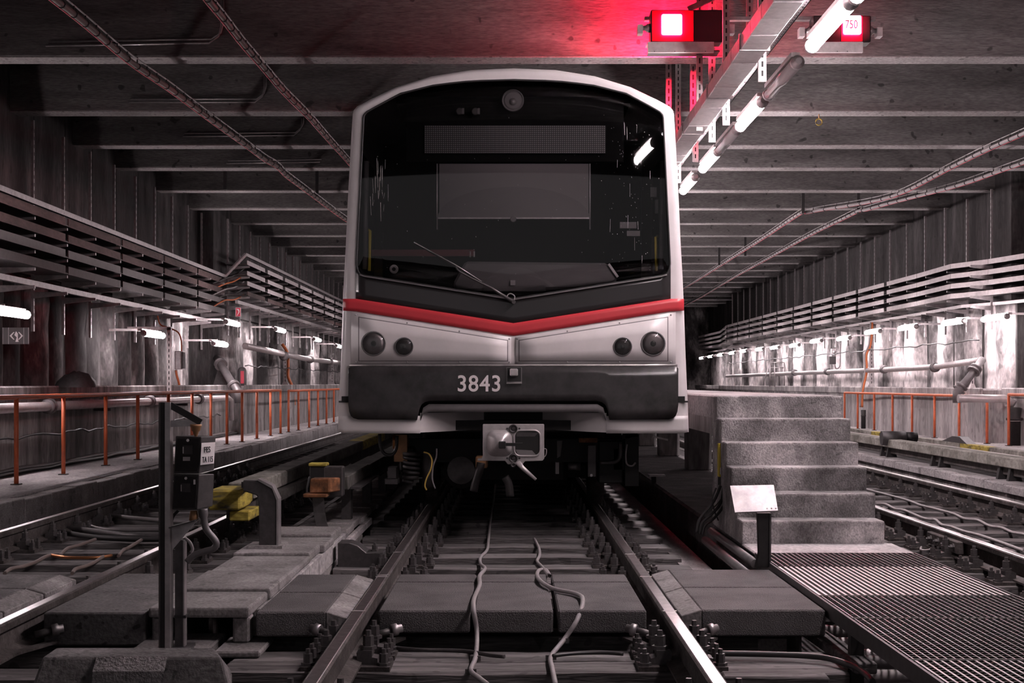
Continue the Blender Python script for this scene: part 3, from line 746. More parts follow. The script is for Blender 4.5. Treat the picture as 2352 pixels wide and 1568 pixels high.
# gooseneck carrier standing on the duct
gk = empty('gooseneck_bracket', PZ(615, 1255, DZ + .02), 'grey gooseneck bracket standing on the duct slabs', 'bracket')
gb = PZ(615, 1255, DZ + .02)
pts = [Vector((gb.x, gb.y, gb.z)), Vector((gb.x, gb.y, gb.z + .26)), Vector((gb.x - .02, gb.y + .02, gb.z + .36)), Vector((gb.x - .09, gb.y + .10, gb.z + .42)), Vector((-1.95, gb.y + .9, .41))]
m = MB()
w = .058
outl = [(gb.x - w, gb.z), (gb.x + w, gb.z), (gb.x + w, gb.z + .30), (gb.x + .03, gb.z + .375), (gb.x - .06, gb.z + .425), (gb.x - .16, gb.z + .43), (gb.x - .16, gb.z + .36), (gb.x - .07, gb.z + .33), (gb.x - w, gb.z + .26)]
m.prism(outl, 'y', gb.y, gb.y + .09); m.build('neck', 'dark_steel', gk, .006)
MB().prism([(gb.x + w, gb.z), (gb.x + w + .012, gb.z), (gb.x + w + .012, gb.z + .31), (gb.x + .03, gb.z + .395), (gb.x - .06, gb.z + .44), (gb.x - .06, gb.z + .425), (gb.x + .03, gb.z + .375), (gb.x + w, gb.z + .30)], 'y', gb.y - .012, gb.y + .1).build('flange', 'galvanised', gk)
MB().bar((gb.x - .15, gb.y + .05, gb.z + .395), (-1.92, 10.2, .38), .06, .04).build('arm', 'dark_steel', gk)
MB().box(gb.x - .13, gb.x + .1, gb.y - .04, gb.y + .2, DZ + .012, DZ + .03).build('foot_plate', 'slab_concrete', gk)
# nearer conductor of the middle track with rusty end block on a curved stem
t3 = empty('conductor_rail', (-1.45, 10.4, .1), 'third rail of the middle track with rusty orange and white end block', 'third rail')
q = lambda px, py, Y: P(px, py, Y)
eb = q(750, 1112, 10.55)
MB().hexa([(eb.x - .115, 10.45, eb.z - .06), (eb.x + .035, 10.45, eb.z - .055), (eb.x + .10, 10.6, eb.z - .055), (eb.x - .10, 10.6, eb.z - .055)], [(eb.x - .11, 10.45, eb.z + .05), (eb.x + .035, 10.45, eb.z + .052), (eb.x + .10, 10.6, eb.z + .05), (eb.x - .10, 10.6, eb.z + .05)]).build('end_block', 'rust_orange', t3, .008)
MB().box(eb.x - .03, eb.x + .115, 10.62, 10.75, eb.z - .1, eb.z + .13).build('end_cap', 'under_grey', t3, .01)
MB().box(eb.x - .16, eb.x + .02, 10.42, 10.6, eb.z - .09, eb.z - .062).build('lip', 'rust_orange', t3, .006)
sx, sz = eb.x - .06, eb.z - .09
MB().sweep([(-.045, 0), (.045, 0), (.045, .012), (-.045, .012)], [(sx, 10.5, sz), (sx, 10.52, sz - .05)], True)
m = MB()
prof = [(0, 0), (.01, -.12), (.03, -.2), (.07, -.285), (.11, -.31)]
for (a, b), (c, d) in zip(prof, prof[1:]): m.hexa([(sx + c - .04, 10.5 - c, sz + d), (sx + c + .045, 10.5 - c, sz + d), (sx + c + .045, 10.515 - c, sz + d), (sx + c - .04, 10.515 - c, sz + d)], [(sx + a - .04, 10.5 - a, sz + b), (sx + a + .045, 10.5 - a, sz + b), (sx + a + .045, 10.515 - a, sz + b), (sx + a - .04, 10.515 - a, sz + b)])
m.build('stem', 'dark_steel', t3)
for i in range(5):
    MB().box(-1.46, -1.28, 10.9 + i * 1.6, 12.48 + i * 1.6, .27 - .01 * i, .38 - .01 * i).build('cover_board', 'third_cover_dark', t3, .008)
    MB().box(-1.30, -1.20, 11.0 + i * 1.6, 12.40 + i * 1.6, .27 - .01 * i, .285 - .01 * i).build('cover_lip', 'dark_steel', t3)
    MB().box(-1.42, -1.34, 11.6 + i * 1.6, 11.72 + i * 1.6, -.06, .27).build('stanchion', 'dark_steel', t3)
sb = P(732, 1088, 11.0)
t5 = empty('feeder_box', sb, 'small dark feeder box with yellow lid behind the rusty end block', 'junction box')
MB().box(sb.x - .075, sb.x + .06, 11.0, 11.12, sb.z - .06, sb.z + .06).build('body', 'black_steel', t5, .012)
MB().box(sb.x - .08, sb.x + .065, 10.99, 11.13, sb.z + .06, sb.z + .085).build('lid', 'yellow_worn', t5, .006)
MB().tube(smooth_path([(sb.x - .07, 11.0, sb.z - .02), (sb.x - .09, 10.98, sb.z - .15), (sb.x - .03, 10.97, sb.z - .24)]), .008, 6).build('cable', 'cable_black', t5)
# point rod cover beyond the panels
pc = tag(MB().prism([(-1.22, -.19), (-.90, -.19), (-.90, -.08), (-1.02, -.08), (-1.08, -.03), (-1.14, -.01), (-1.22, -.01)], 'y', 9.75, 9.95).build('rod_cover', 'dark_steel', None, .006), 'curved steel rod cover between duct and left rail', 'cover')
MB().hexbolt((-.97, 9.85, -.08), .02, .06).build('bolt', 'bolt_steel', pc)
# ================================================================== STAIRS, PLATFORM, PILLARS
st = empty('concrete_stairs', (2.03, 9.4, 0), 'rough concrete stairs of six steps up to the platform', 'stairs')
R, T = .1665, .237
XL, XR = 1.555, 2.517
for k in range(6):
    y0 = 9.4 + T * k
    m = MB()
    z0 = .01 + R * k - (.0 if k == 0 else .02)
    z1 = .01 + R * (k + 1)
    m.hexa([(XL, y0 + .012, z0), (XR, y0 + .012, z0), (XR, 9.4 + T * 6, z0), (XL, 9.4 + T * 6, z0)],
           [(XL, y0, z1), (XR, y0, z1), (XR, 9.4 + T * 6, z1), (XL, 9.4 + T * 6, z1)])
    m.build('step', 'stair_concrete', st, .012, seg=2)
tag(MB().box(XL, XR + .06, 8.84, 9.44, 0.0, .022).build('landing_slab', 'walk_concrete', None, .008), 'pale landing slab at the foot of the concrete stairs', 'slab')
pf = empty('platform', (2.07, 10.9, .82), 'raised concrete platform slab running back beside the train', 'platform')
for i in range(9):
    MB().box(1.60, 2.52, 10.84 + i * 3.4, 14.2 + i * 3.4, .82, 1.012).build('deck_slab', 'walk_concrete', pf, .012)
MB().box(1.60, 1.66, 10.83, 13.5, .70, .83).build('edge_beam', 'plinth_concrete', pf)
pm = None
for i in range(7):
    y = 14.3 + 3.4 * i
    if pm is None:
        pm = MB().hexa([(2.235, y, 0), (2.54, y, 0), (2.54, y + .34, 0), (2.235, y + .34, 0)], [(2.22, y, .82), (2.54, y, .82), (2.54, y + .34, .82), (2.22, y + .34, .82)]).build('platform_pillar', 'plinth_concrete', None, .012); o = pm
    else:
        o = pm.copy(); COL.objects.link(o); o.location.y += 3.4 * i
    tag(o, 'square concrete pillar under the platform behind the train', 'pillar', 'pillars under the platform')
yb = P(1659, 1104, 10.4)
bx2 = empty('terminal_box', yb, 'narrow yellow terminal box beside the stairs', 'terminal box')
MB().box(yb.x - .03, yb.x + .012, 10.38, 10.45, yb.z + .03, yb.z + .28).build('case', 'yellow_paint', bx2, .004)
MB().box(yb.x - .02, yb.x + .002, 10.372, 10.38, yb.z + .05, yb.z + .1).build('label_plate', 'sign_white', bx2)
for k in range(4): MB().cyl((yb.x - .028 + .012 * k, 10.4, yb.z + .03), (yb.x - .028 + .012 * k, 10.4, yb.z - .03), .004, 6).build('gland', 'black_steel', bx2)
for k, pts in enumerate([[(1655, 1115), (1640, 1150), (1620, 1175), (1605, 1195), (1600, 1222)], [(1662, 1120), (1655, 1155), (1635, 1180), (1612, 1200), (1606, 1226)], [(1668, 1125), (1662, 1160), (1640, 1190), (1620, 1205), (1612, 1228)], [(1645, 1120), (1636, 1145), (1640, 1170), (1650, 1195)], [(1668, 1128), (1645, 1160), (1615, 1182), (1622, 1186)]]):
    tag(MB().tube(smooth_path([P(x, y, 10.3 - .004 * i) for i, (x, y) in enumerate(pts)]), (.011, .011, .010, .006, .005)[k], 6).build('black_cable', 'cable_black'), 'black cable of the bunch drooping from the yellow terminal box', 'cable', 'cables below the terminal box')
for x, z, r, lab in ((1.53, -.03, .030, 'upper grey pipe along the slab edge below the stairs'), (1.485, -.10, .033, 'lower grey pipe in the trench below the stairs')):
    o = tag(MB().cyl((x, 8.75, z), (x, 10.7, z), r, 12).build('trench_pipe', 'pipe_dark'), lab, 'pipe')
# plate on a bent post at the grating corner
ps = empty('plate_post', PZ(1752, 1303, .0), 'short dark post carrying a tilted steel plate before the stairs', 'post')
pb = PZ(1752, 1303, .0)
yq = pb.y
def qx(px): return P(px, 0, yq).x
def qz(py): return P(0, py, yq).z
MB().prism([(qx(1736), qz(1303)), (qx(1768), qz(1303)), (qx(1769), qz(1178)), (qx(1740), qz(1178)), (qx(1743), qz(1270))], 'y', yq, yq + .05).build('shaft', 'black_steel', ps, .003)
MB().prism([(qx(1766), qz(1300)), (qx(1770), qz(1300)), (qx(1771), qz(1178)), (qx(1767), qz(1178))], 'y', yq - .012, yq + .06).build('flange', 'dark_steel', ps)
MB().add([P(1677, 1115, yq + .06), P(1777, 1113, yq + .06), P(1787, 1172, yq - .05), P(1688, 1176, yq - .05)] + [v + Vector((0, .008, -.006)) for v in (P(1677, 1115, yq + .06), P(1777, 1113, yq + .06), P(1787, 1172, yq - .05), P(1688, 1176, yq - .05))],
         [(0, 1, 2, 3), (7, 6, 5, 4), (0, 4, 5, 1), (1, 5, 6, 2), (2, 6, 7, 3), (3, 7, 4, 0)]).build('plate', 'galvanised', ps)
for px in (1762, 1772, 1782): MB().lathe(P(px, 1167, yq - .052), (0, -1, .3), [(0, .005), (.005, .004)], 8).build('rivet', 'galvanised_pale', ps)
k2 = P(1507, 1100, 15.5)
kp = empty('kerb_bracket', (k2.x, 15.5, 0), 'small steel bracket on the slab edge beside the train', 'bracket')
MB().box(k2.x - .05, k2.x + .0, 15.5, 15.56, -.02, .07).build('stub', 'black_steel', kp)
MB().box(k2.x - .08, k2.x + .10, 15.44, 15.62, .07, .09).build('cap_plate', 'galvanised_pale', kp)

# ================================================================== GRATING
gr = empty('walkway_grating', (2.04, 7, .0), 'galvanised steel grating walkway leading to the stairs', 'grating')
GX0, GX1, GZ = 1.555, 2.54, .03
for i, (y0, y1, kind) in enumerate([(8.20, 8.83, 0), (7.07, 8.18, 1), (6.39, 7.05, 0), (5.43, 6.37, 0), (4.3, 5.41, 2)]):
    m = MB(); nb = 30
    wdt = (.0045, .014, .009)[kind]
    for k in range(nb):
        x = lerp(GX0 + .012, GX1 - .012, k / (nb - 1)); m.box(x - wdt / 2, x + wdt / 2, y0, y1, GZ - .03, GZ)
    bars = m.build('bearing_bars', ('galvanised', 'galvanised_pale', 'galvanised')[kind], gr); bars['kind'] = 'stuff'
    if kind != 1:
        m = MB(); y = y0 + .02
        while y < y1 - .01:
            m.box(GX0, GX1, y - .003, y + .003, GZ - .024, GZ - .002); y += .042
        c = m.build('cross_bars', 'black_steel', gr); c['kind'] = 'stuff'
    for ye in (y0, y1): MB().box(GX0, GX1, ye - .003, ye + .003, GZ - .03, GZ + .001).build('end_bar', 'dark_steel', gr)
for x in (GX0 - .01, GX1 + .01):
    MB().box(x - .006, x + .006, 4.3, 8.83, GZ - .07, GZ + .002).build('side_angle', 'dark_steel', gr)
for y in (5.0, 6.38, 7.75):
    for x in (GX0 + .02, GX1 - .02): MB().box(x - .03, x + .03, y - .03, y + .03, FZ, GZ - .03).build('leg', 'black_steel', gr)
# ground clutter below the grating
for k in range(6):
    y = 6.3 + .28 * k
    tag(MB().tube(smooth_path([(1.62 + .02 * k, y, -.30 + .02 * (k % 3)), (2.0, y + .05, -.29), (2.5, y + .02 * k, -.32)]), .032, 8).build('ground_pipe', ('pipe_grey', 'cable_grey', 'pipe_dark')[k % 3]), 'pipe lying on the bed below the grating', 'pipe', 'pipes below the grating')
rb = tag(MB().tube(smooth_path([(1.6 + .05 * i, 5.95 + .02 * i, -.26) for i in range(9)], 6), [.034 if i % 2 else .028 for i in range(49)], 8).build('ribbed_duct', 'rubber'), 'black ribbed duct sticking out below the grating', 'duct')
# litter in the trench
rn = random.Random(5)
for i in range(34):
    y = rn.uniform(8.6, 13.2); x = 1.45 + rn.uniform(-.06, .07); s = rn.uniform(.02, .055)
    z = -.40
    m = MB(); n = 5; c = Vector((x, y, z))
    m.add([c + Vector((s * math.cos(2 * PI * k / n) * rn.uniform(.6, 1.3), s * math.sin(2 * PI * k / n) * rn.uniform(.6, 1.3), rn.uniform(0, .5) * s)) for k in range(n)] + [c + Vector((0, 0, s * .8))], [(k, (k + 1) % n, n) for k in range(n)] + [tuple(range(n))[::-1]])
    tag(m.build('litter_scrap', ('litter_pale', 'litter_brown', 'cable_grey')[i % 3]), 'crumpled scrap of litter in the trench beside the slab', 'litter', 'litter in the trench')

# ================================================================== RIGHT THIRD RAIL
t6 = empty('third_rail', (5.78, 12, 0), 'long pale third rail cover on dark stands beyond the right hand track', 'third rail')
y = 11.5
for i in range(14):
    MB().box(5.70, 5.90, y, y + 1.72, .13, .255).build('cover_board', 'third_cover', t6, .01)
    y += 1.74
MB().box(5.76, 5.84, 11.5, 36, .04, .13).build('conductor_bar', 'rust_steel', t6)
for i in range(8):
    yy = 13.4 + 2.6 * i
    for d in (0, .35): MB().prism([(5.70, -.02), (5.86, -.02), (5.83, .13), (5.73, .13)], 'y', yy + d, yy + d + .07).build('stand', 'black_steel', t6)
mo = empty('point_motor', (5.72, 21.3, .26), 'dark rounded motor housing on the long third rail cover', 'motor')
MB().cyl((5.62, 21.2, .27), (5.98, 21.2, .27), .11, 14).build('housing', 'dark_steel', mo)
MB().cyl((5.98, 21.2, .29), (6.16, 21.2, .29), .075, 12).build('end_bell', 'black_steel', mo)
t7 = empty('trough_cover', (8.0, 24, 0), 'low pale cover boards along the edge of the right walkway', 'cover')
y = 17
for i in range(13):
    MB().box(7.90, 8.05, y, y + 1.5, -.08, .05).build('board', 'third_cover' if i % 4 else 'yellow_worn', t7, .008); y += 1.52
MB().prism([(24.2, .05), (25.6, .05), (25.0, .16), (24.6, .16)], 'x', 7.9, 8.06).build('hatch', 'dark_steel', t7)

# ================================================================== HANDRAILS
def handrail(name, posts, ztop, label, zb=WZ, ext=None, r=.027, start_drop=False):
    root = empty(name, (posts[0][0], posts[0][1], zb), label, 'handrail')
    path = [Vector((x, y, ztop)) for x, y in posts]
    if ext: path = [Vector((ext[0], ext[1], ztop))] + path
    MB().tube(path, r * 1.05, 8).build('top_rail', 'orange_paint', root)
    for x, y in posts:
        MB().cyl((x, y, zb), (x, y, ztop), r, 8).build('post', 'orange_paint', root)
        MB().box(x - .05, x + .05, y - .05, y + .05, zb, zb + .012).build('foot_plate', 'rust_steel', root)
    return root
lp = [(-5.6, 12.4), (-5.6, 14.0), (-5.55, 15.6), (-5.57, 17.3), (-5.6, 19.2), (-5.56, 20.7), (-5.5, 22.3), (-5.42, 23.6), (-5.36, 24.8), (-5.3, 25.9), (-5.22, 26.95), (-5.2, 28.4), (-5.2, 30.0), (-5.2, 31.3)]
handrail('handrail', lp, .95, 'orange handrail on the left walkway, the nearer section')
handrail('handrail', [(-5.18, 32.3), (-5.15, 33.6), (-5.17, 35.5), (-5.18, 37.2), (-5.18, 38.9), (-5.18, 40.5), (-5.18, 42.2), (-5.18, 44), (-5.18, 46)], .93, 'orange handrail on the left walkway, the farther section beside the train')
rp = []
for px, py in ((2267, 1019), (2203, 1011.5), (2146.5, 1005.5), (2095, 998.7), (2050, 993), (2008, 988), (1970, 984.6), (1940, 981)):
    v = PZ(px, py, WZ); rp.append((v.x, v.y))
handrail('handrail', rp, .86, 'orange handrail on the right walkway above the pale cover boards')
rp2 = [(9.02, 25.3), (9.1, 23.8), (9.15, 22.3), (9.15, 20.8)]
handrail('handrail', rp2, .90, 'orange handrail piece at the right edge of the picture')
# ================================================================== WALL LAMPS
def lamp_proto(side):
    """fluorescent lamp along Y, local origin at the tube centre, wall towards +x*side"""
    r = empty('wall_lamp', (0, 0, 0))
    MB().cyl((0, -.62, 0), (0, .62, 0), .052, 7).build('tube', 'tube_wall_right' if side > 0 else 'tube_wall_left', r)
    m = MB(); m.box(min(.02 * side, .09 * side), max(.02 * side, .09 * side), -.66, .66, .035, .075); m.build('housing', 'galvanised_pale', r)
    for s in (-1, 1): MB().lathe((0, s * .62, 0), (0, s, 0), [(0, .056), (.04, .056), (.055, .03)], 10).build('end_cap', 'galvanised', r)
    MB().box(min(.05 * side, .75 * side), max(.05 * side, .75 * side), -.02, .02, .06, .10).build('bracket', 'galvanised_pale', r)
    return r
lr = lamp_proto(1); ll = lamp_proto(-1)
first = {1: True, -1: True}
def lamp(side, x, y, z, label, group):
    src = lr if side > 0 else ll
    if first[side]: o = src; first[side] = False
    else: o = dup(src)
    o.location = (x, y, z)
    return tag(o, label, 'lamp', group)
for i, px in enumerate((2442, 2285, 2190, 2085, 2005, 1938, 1875, 1825, 1780, 1745, 1708, 1682, 1655, 1632, 1612)):
    X = 8.68 if 25.7 < 3200 * 8.68 / (px - HX) < 60 else 9.1
    Y = F_PX * X / (px - HX)
    py = interp([(1612, 822), (1708, 806), (1780, 798), (1825, 793), (1875, 783), (1938, 777), (2005, 762), (2085, 752), (2190, 740), (2285, 730), (2442, 712)])(px)
    lamp(1, X, Y, P(px, py, Y).z, 'lit fluorescent lamp in the row along the right pile wall', 'lamps along the right wall')
for px, py, X in ((20, 717, -6.1), (352, 768, -6.1), (505, 790, -6.1)):
    Y = F_PX * X / (px - HX); lamp(-1, X, Y, P(px, py, Y).z, 'lit fluorescent lamp in the lower row on the left wall', 'lower lamps on the left wall')
for px, py, X in ((533, 742, -5.8), (643, 758, -5.8), (728, 780, -5.8), (778, 795, -5.8)):
    Y = F_PX * X / (px - HX); lamp(-1, X, Y, P(px, py, Y).z, 'lit fluorescent lamp in the higher far row on the left wall', 'higher lamps on the left wall')
lamp(-1, -6.1, 11.2, 1.98, 'lit fluorescent lamp in the lower row on the left wall', 'lower lamps on the left wall')

# ================================================================== CABLE TRAYS ON BOTH WALLS
def tray(path, side, depth, h, mat, label, group, lipz=.09):
    """pan towards the wall plus front lip, swept along the wall; one thing"""
    root = empty('cable_tray', path[0], label, 'cable tray', group)
    s = side
    MB().sweep([(0, 0), (s * depth, 0), (s * depth, .012), (0, .012)], path).build('pan', 'dark_steel', root)
    # lip pieces with small gaps at the brackets
    for a, b in zip(path, path[1:]):
        a = Vector(a); b = Vector(b); L = (b - a).length; n = max(1, round(L / 2.7))
        for i in range(n):
            p = a.lerp(b, i / n); q = a.lerp(b, (i + 1) / n - .01)
            MB().sweep([(-.012, -.005), (.004, -.005), (.004, lipz), (-.012, lipz)], [p, q]).build('lip', mat, root)
    return root
RT = [(9.6, 21.5), (9.45, 25.7), (9.2, 26.9), (8.82, 28.0), (8.87, 30.5), (8.87, 57.6), (9.55, 64.0), (9.5, 71)]
for i, dz in enumerate((-.05, -.25, -.45, -.65)):
    tray([(x, y, 3.46 + dz) for x, y in RT], 1, .45, .1, 'tray_lip', ('topmost', 'second highest', 'third highest', 'lowest')[i] + ' grey cable tray along the right wall', 'cable trays on the right wall')
rl = tag(MB().sweep([(0, 0), (.04, 0), (.04, .06), (0, .06)], [(x + .2, y, 2.62) for x, y in RT]).build('mounting_rail', 'galvanised_pale'), 'thin mounting rail below the cable trays on the right wall', 'rail')
LTN = [(-6.3, 10), (-6.3, 17), (-6.45, 31.4)]
for i, z in enumerate((3.34, 3.11, 2.89, 2.66)):
    tray([(x, y, z) for x, y in LTN], -1, .5, .1, ('tray_rusty', 'tray_rusty', 'tray_steel', 'tray_steel')[i], ('topmost', 'second highest', 'third highest', 'lowest')[i] + ' long cable tray on the near left wall', 'cable trays on the near left wall', .11)
LTF = [(-6.0, 31.6), (-6.0, 71)]
for i, z in enumerate((3.80, 3.56, 3.33, 3.10)):
    tray([(x, y, z) for x, y in LTF], -1, .5, .1, ('tray_lip', 'tray_lip', 'tray_lip', 'tray_rusty')[i], ('topmost', 'second highest', 'third highest', 'lowest')[i] + ' cable tray on the far left wall beside the train', 'cable trays on the far left wall')
tag(MB().sweep([(0, 0), (-.05, 0), (-.05, .07), (0, .07)], [(x, y, 3.48) for x, y in LTN] + [(-6.0, 31.5, 3.98), (-6.0, 71, 3.98)]).build('top_rail', 'galvanised'), 'pinkish steel rail running above the left cable trays with a raised step', 'rail')
tag(MB().sweep([(0, 0), (-.06, 0), (-.06, .075), (0, .075)], [(x - .15, y, 2.42) for x, y in [(-6.3, 10), (-6.3, 17), (-6.4, 30)]]).build('mounting_rail', 'galvanised'), 'thin mounting rail below the near left cable trays', 'rail')
tag(MB().sweep([(0, 0), (-.06, 0), (-.06, .075), (0, .075)], [(-6.1, 31, 2.88), (-6.1, 71, 2.88)]).build('mounting_rail', 'galvanised'), 'thin mounting rail below the far left cable trays', 'rail')
for k in range(5):
    tag(MB().tube(smooth_path([(-6.5, 30.2, 2.75 + .13 * k), (-6.4, 31, 2.95 + .12 * k), (-6.3, 31.6, 3.0 + .14 * k), (-6.2, 32.2, 3.15 + .15 * k)]), .018, 6).build('tray_cable', ('orange_cable', 'cable_black', 'cable_grey')[k % 3]), 'cable crossing the step between near and far left trays', 'cable', 'cables at the tray step')

# slotted channel posts that carry the trays: channel, slots strip, arms
def wall_post(side, x, y, z0, z1, zs, armlen, mat, label, group, cache={}):
    key = (side, z0, z1, tuple(zs), armlen, mat)
    if key not in cache:
        r = empty('tray_post', (0, 0, 0))
        m = MB(); m.box(-.02, .02, -.022, .022, z0, z1); m.build('channel', mat, r)
        sl = MB(); z = z0 + .1
        while z < z1 - .1:
            sl.box(-side * .0215 - .001, -side * .0215 + .001, -.007, .007, z, z + .05); z += .11
        sl.build('slots', 'ink_black', r)['kind'] = 'stuff'
        for za in zs:
            MB().prism([(0, za - .02), (0, za - .10), (-side * armlen, za - .045), (-side * armlen, za - .005), (-side * .0, za - .005)], 'y', -.02, .02).build('arm', mat, r)
        cache[key] = r; o = r
    else:
        o = dup(cache[key])
    o.location = (x, y, 0)
    return tag(o, label, 'post', group)
ZL = (3.34, 3.11, 2.89, 2.66, 2.42)
y = 13.2
while y < 31:
    x = -6.88
    wall_post(-1, x, y, 1.85, 4.88, ZL, .5, 'galvanised', 'slotted steel channel post carrying the near left cable trays', 'tray posts on the near left wall'); y += 1.36
y = 32.0
while y < 62:
    wall_post(-1, -6.53, y, 2.2, 4.88, (3.80, 3.56, 3.33, 3.10, 2.88), .5, 'galvanised', 'slotted steel channel post carrying the far left cable trays', 'tray posts on the far left wall'); y += 1.36
y = 24.2
while y < 60:
    x = interp([(25, 9.88), (26.4, 9.88), (26.6, 9.33), (60, 9.33)])(y)
    wall_post(1, x, y, 2.15, 4.88, (3.41, 3.21, 3.01, 2.81, 2.62), .42, 'galvanised', 'slotted steel channel post carrying the right cable trays', 'tray posts on the right wall'); y += 1.45

# ================================================================== PIPES AND FITTINGS ON THE WALLS
def pipe_line(name, pts, r, mat, label, collars=(), cat='pipe'):
    o = tag(MB().tube(pts, r, 12).build(name, mat), label, cat)
    if isinstance(r, list): r = r[0]
    for c, d in collars:
        MB().lathe(Vector(c) - Vector(d).normalized() * .06, d, [(0, r * 1.1), (.01, r * 1.6), (.05, r * 1.6), (.055, r * 1.3), (.09, r * 1.3), (.1, r * 1.7), (.13, r * 1.7)], 12).build('collar', 'pipe_dark', o)
    return o
zl = .79
pipe_line('wall_pipe', [(-6.12, 9, zl + .02), (-6.12, 30.0, zl), (-6.12, 30.3, zl - .05), (-6.12, 30.35, .3)], .062, 'pipe_grey', 'long grey pipe along the left ledge wall ending in a down pipe', [((-6.12, y, zl + .01), (0, 1, 0)) for y in (12.5, 18.4, 23.5, 27.2)])
for y, in ((14.2,), (21.0,), (26.0,)): tag(MB().box(-6.3, -6.05, y - .02, y + .02, zl - .1, zl - .06).build('pipe_bracket', 'black_steel'), 'small dark bracket under the long grey left pipe', 'bracket', 'pipe brackets on the left wall')
x, Yv = -6.1, 31.9
pipe_line('wall_pipe', [(-6.05, 31.6, 1.95), (-5.98, 40, 1.82), (-5.98, 58, 1.80)], .075, 'pipe_grey', 'grey pipe high on the far left wall', [((-5.98, y, 1.82), (0, 1, 0)) for y in (36.5, 41.2, 45.6)])
pipe_line('elbow_pipe', [P(498, 822, 31.0), P(512, 845, 30.6), P(530, 875, 30.2), P(546, 897, 29.9), P(548, 925, 29.9)], .085, 'pipe_dark', 'dark slanted pipe with couplings on the left ledge', [(P(506, 835, 30.8), P(530, 875, 30.2) - P(512, 845, 30.6)), (P(537, 886, 30.1), P(530, 875, 30.2) - P(512, 845, 30.6))])
tag(MB().prism([(P(488, 0, 30.9).x, LEDGE_L), (P(530, 0, 30.9).x, LEDGE_L), (P(524, 0, 30.9).x, 1.35), (P(505, 0, 30.9).x, 1.62)], 'y', 30.95, 31.0).build('gusset_plate', 'dark_steel'), 'dark triangular plate under the slanted left pipe', 'plate')
e = P(556, 888, 31.2)
ex = empty('extinguisher_cover', (e.x, 31.2, LEDGE_L), 'pale wrapped cylinder with a red stripe on the left ledge', 'cylinder')
MB().lathe((e.x, 31.2, LEDGE_L), (0, 0, 1), [(0, .09), (.02, .1), (.34, .1), (.40, .07), (.42, .03)], 14).build('body', 'sign_grey', ex)
MB().box(e.x - .01, e.x + .06, 31.08, 31.13, LEDGE_L + .05, LEDGE_L + .33).build('stripe', 'red_paint', ex)
# right hand pipe with valve elbow
X = 8.98
pr = [(X, 26.8, P(2253, 828, 26.8).z + .0), (X - .05, 29.5, 1.45), (X - .05, 33.5, 1.43), (X - .05, 46, 1.42), (X - .05, 58, 1.40)]
pipe_line('wall_pipe', pr, .062, 'pipe_grey', 'pale pipe along the right pile wall above the ledge', [((X - .05, y, 1.44), (0, 1, 0)) for y in (29.4, 33.4, 39.4, 44.0, 47.8)])
ec = [P(2256, 826, 26.6), P(2240, 848, 26.4), P(2222, 872, 26.3), P(2207, 890, 26.3), P(2198, 900, 26.2), P(2198, 925, 26.2)]
pipe_line('elbow_pipe', ec, [.075, .07, .075, .09, .08, .08], 'pipe_dark', 'dark slanted pipe with couplings above the right handrail', [(ec[1], ec[2] - ec[1]), (ec[3], ec[3] - ec[2])])
vp = P(2330, 915, 25.5)
vv = empty('pump_pipe', (vp.x, 25.5, WZ), 'thick dark riser pipe with pale joint at the right edge', 'pipe')
MB().lathe((vp.x, 25.5, WZ), (0, 0, 1), [(0, .11), (.45, .11), (.46, .15), (.50, .15), (.51, .11), (.68, .13), (.7, .09)], 14).build('riser', 'black_steel', vv)
MB().lathe((vp.x, 25.5, WZ + .44), (0, 0, 1), [(0, .117), (.02, .117)], 14).build('band', 'galvanised_pale', vv)
MB().tube([(vp.x - 1.0, 25.6, P(0, 915, 25.6).z), (vp.x - .15, 25.6, P(0, 915, 25.6).z), (vp.x, 25.5, WZ + .75)], .075, 12).build('joint_pipe', 'pipe_grey', vv)
# big slotted uprights on the ledges
def upright(x, y, z0, z1, label, mat='galvanised_pale', w=.09):
    r = empty('slotted_upright', (x, y, z0), label, 'post')
    MB().box(x - w / 2, x + w / 2, y, y + .05, z0, z1).build('channel', mat, r)
    m = MB(); z = z0 + .1
    while z < z1 - .05: m.box(x - .009, x + .009, y - .003, y + .001, z, z + .055); z += .10
    m.build('slots', 'ink_black', r)['kind'] = 'stuff'
    MB().hexa([(x - w, y - .03, z0), (x + w, y - .03, z0), (x + w, y + .1, z0), (x - w, y + .1, z0)], [(x - w / 2, y - .004, z0 + .1), (x + w / 2, y - .004, z0 + .1), (x + w / 2, y + .05, z0 + .1), (x - w / 2, y + .05, z0 + .1)]).build('foot', mat, r)
    return r
a = P(388, 900, 25.2); u1 = upright(a.x, 25.2, WZ, P(0, 752, 25.2).z, 'tall pale slotted upright before the left wall lamp', w=.075)
MB().box(P(292, 0, 25.2).x, a.x + .04, 25.2, 25.25, P(0, 757, 25.2).z, P(0, 750, 25.2).z).build('arm', 'galvanised_pale', u1)
for px, top, Y, lab in ((655, 812, 38.5, 'short pale slotted upright beside the orange hose on the far left ledge'), (763, 815, 50, 'dark slotted upright on the far left ledge near the train')):
    a = P(px, 890, Y); upright(a.x, Y, LEDGE_L, P(0, top, Y).z, lab, 'galvanised_pale' if px < 700 else 'galvanised', .10)
a = P(2002, 890, 35.5); upright(a.x, 35.5, LEDGE_R, P(0, 775, 35.5).z, 'bright slotted upright between two lamps on the right ledge', w=.10)
a = P(2234, 890, 27.0); upright(a.x, 27.0, LEDGE_R, P(0, 858, 27.0).z, 'short slotted upright under the slanted right pipe', w=.06)
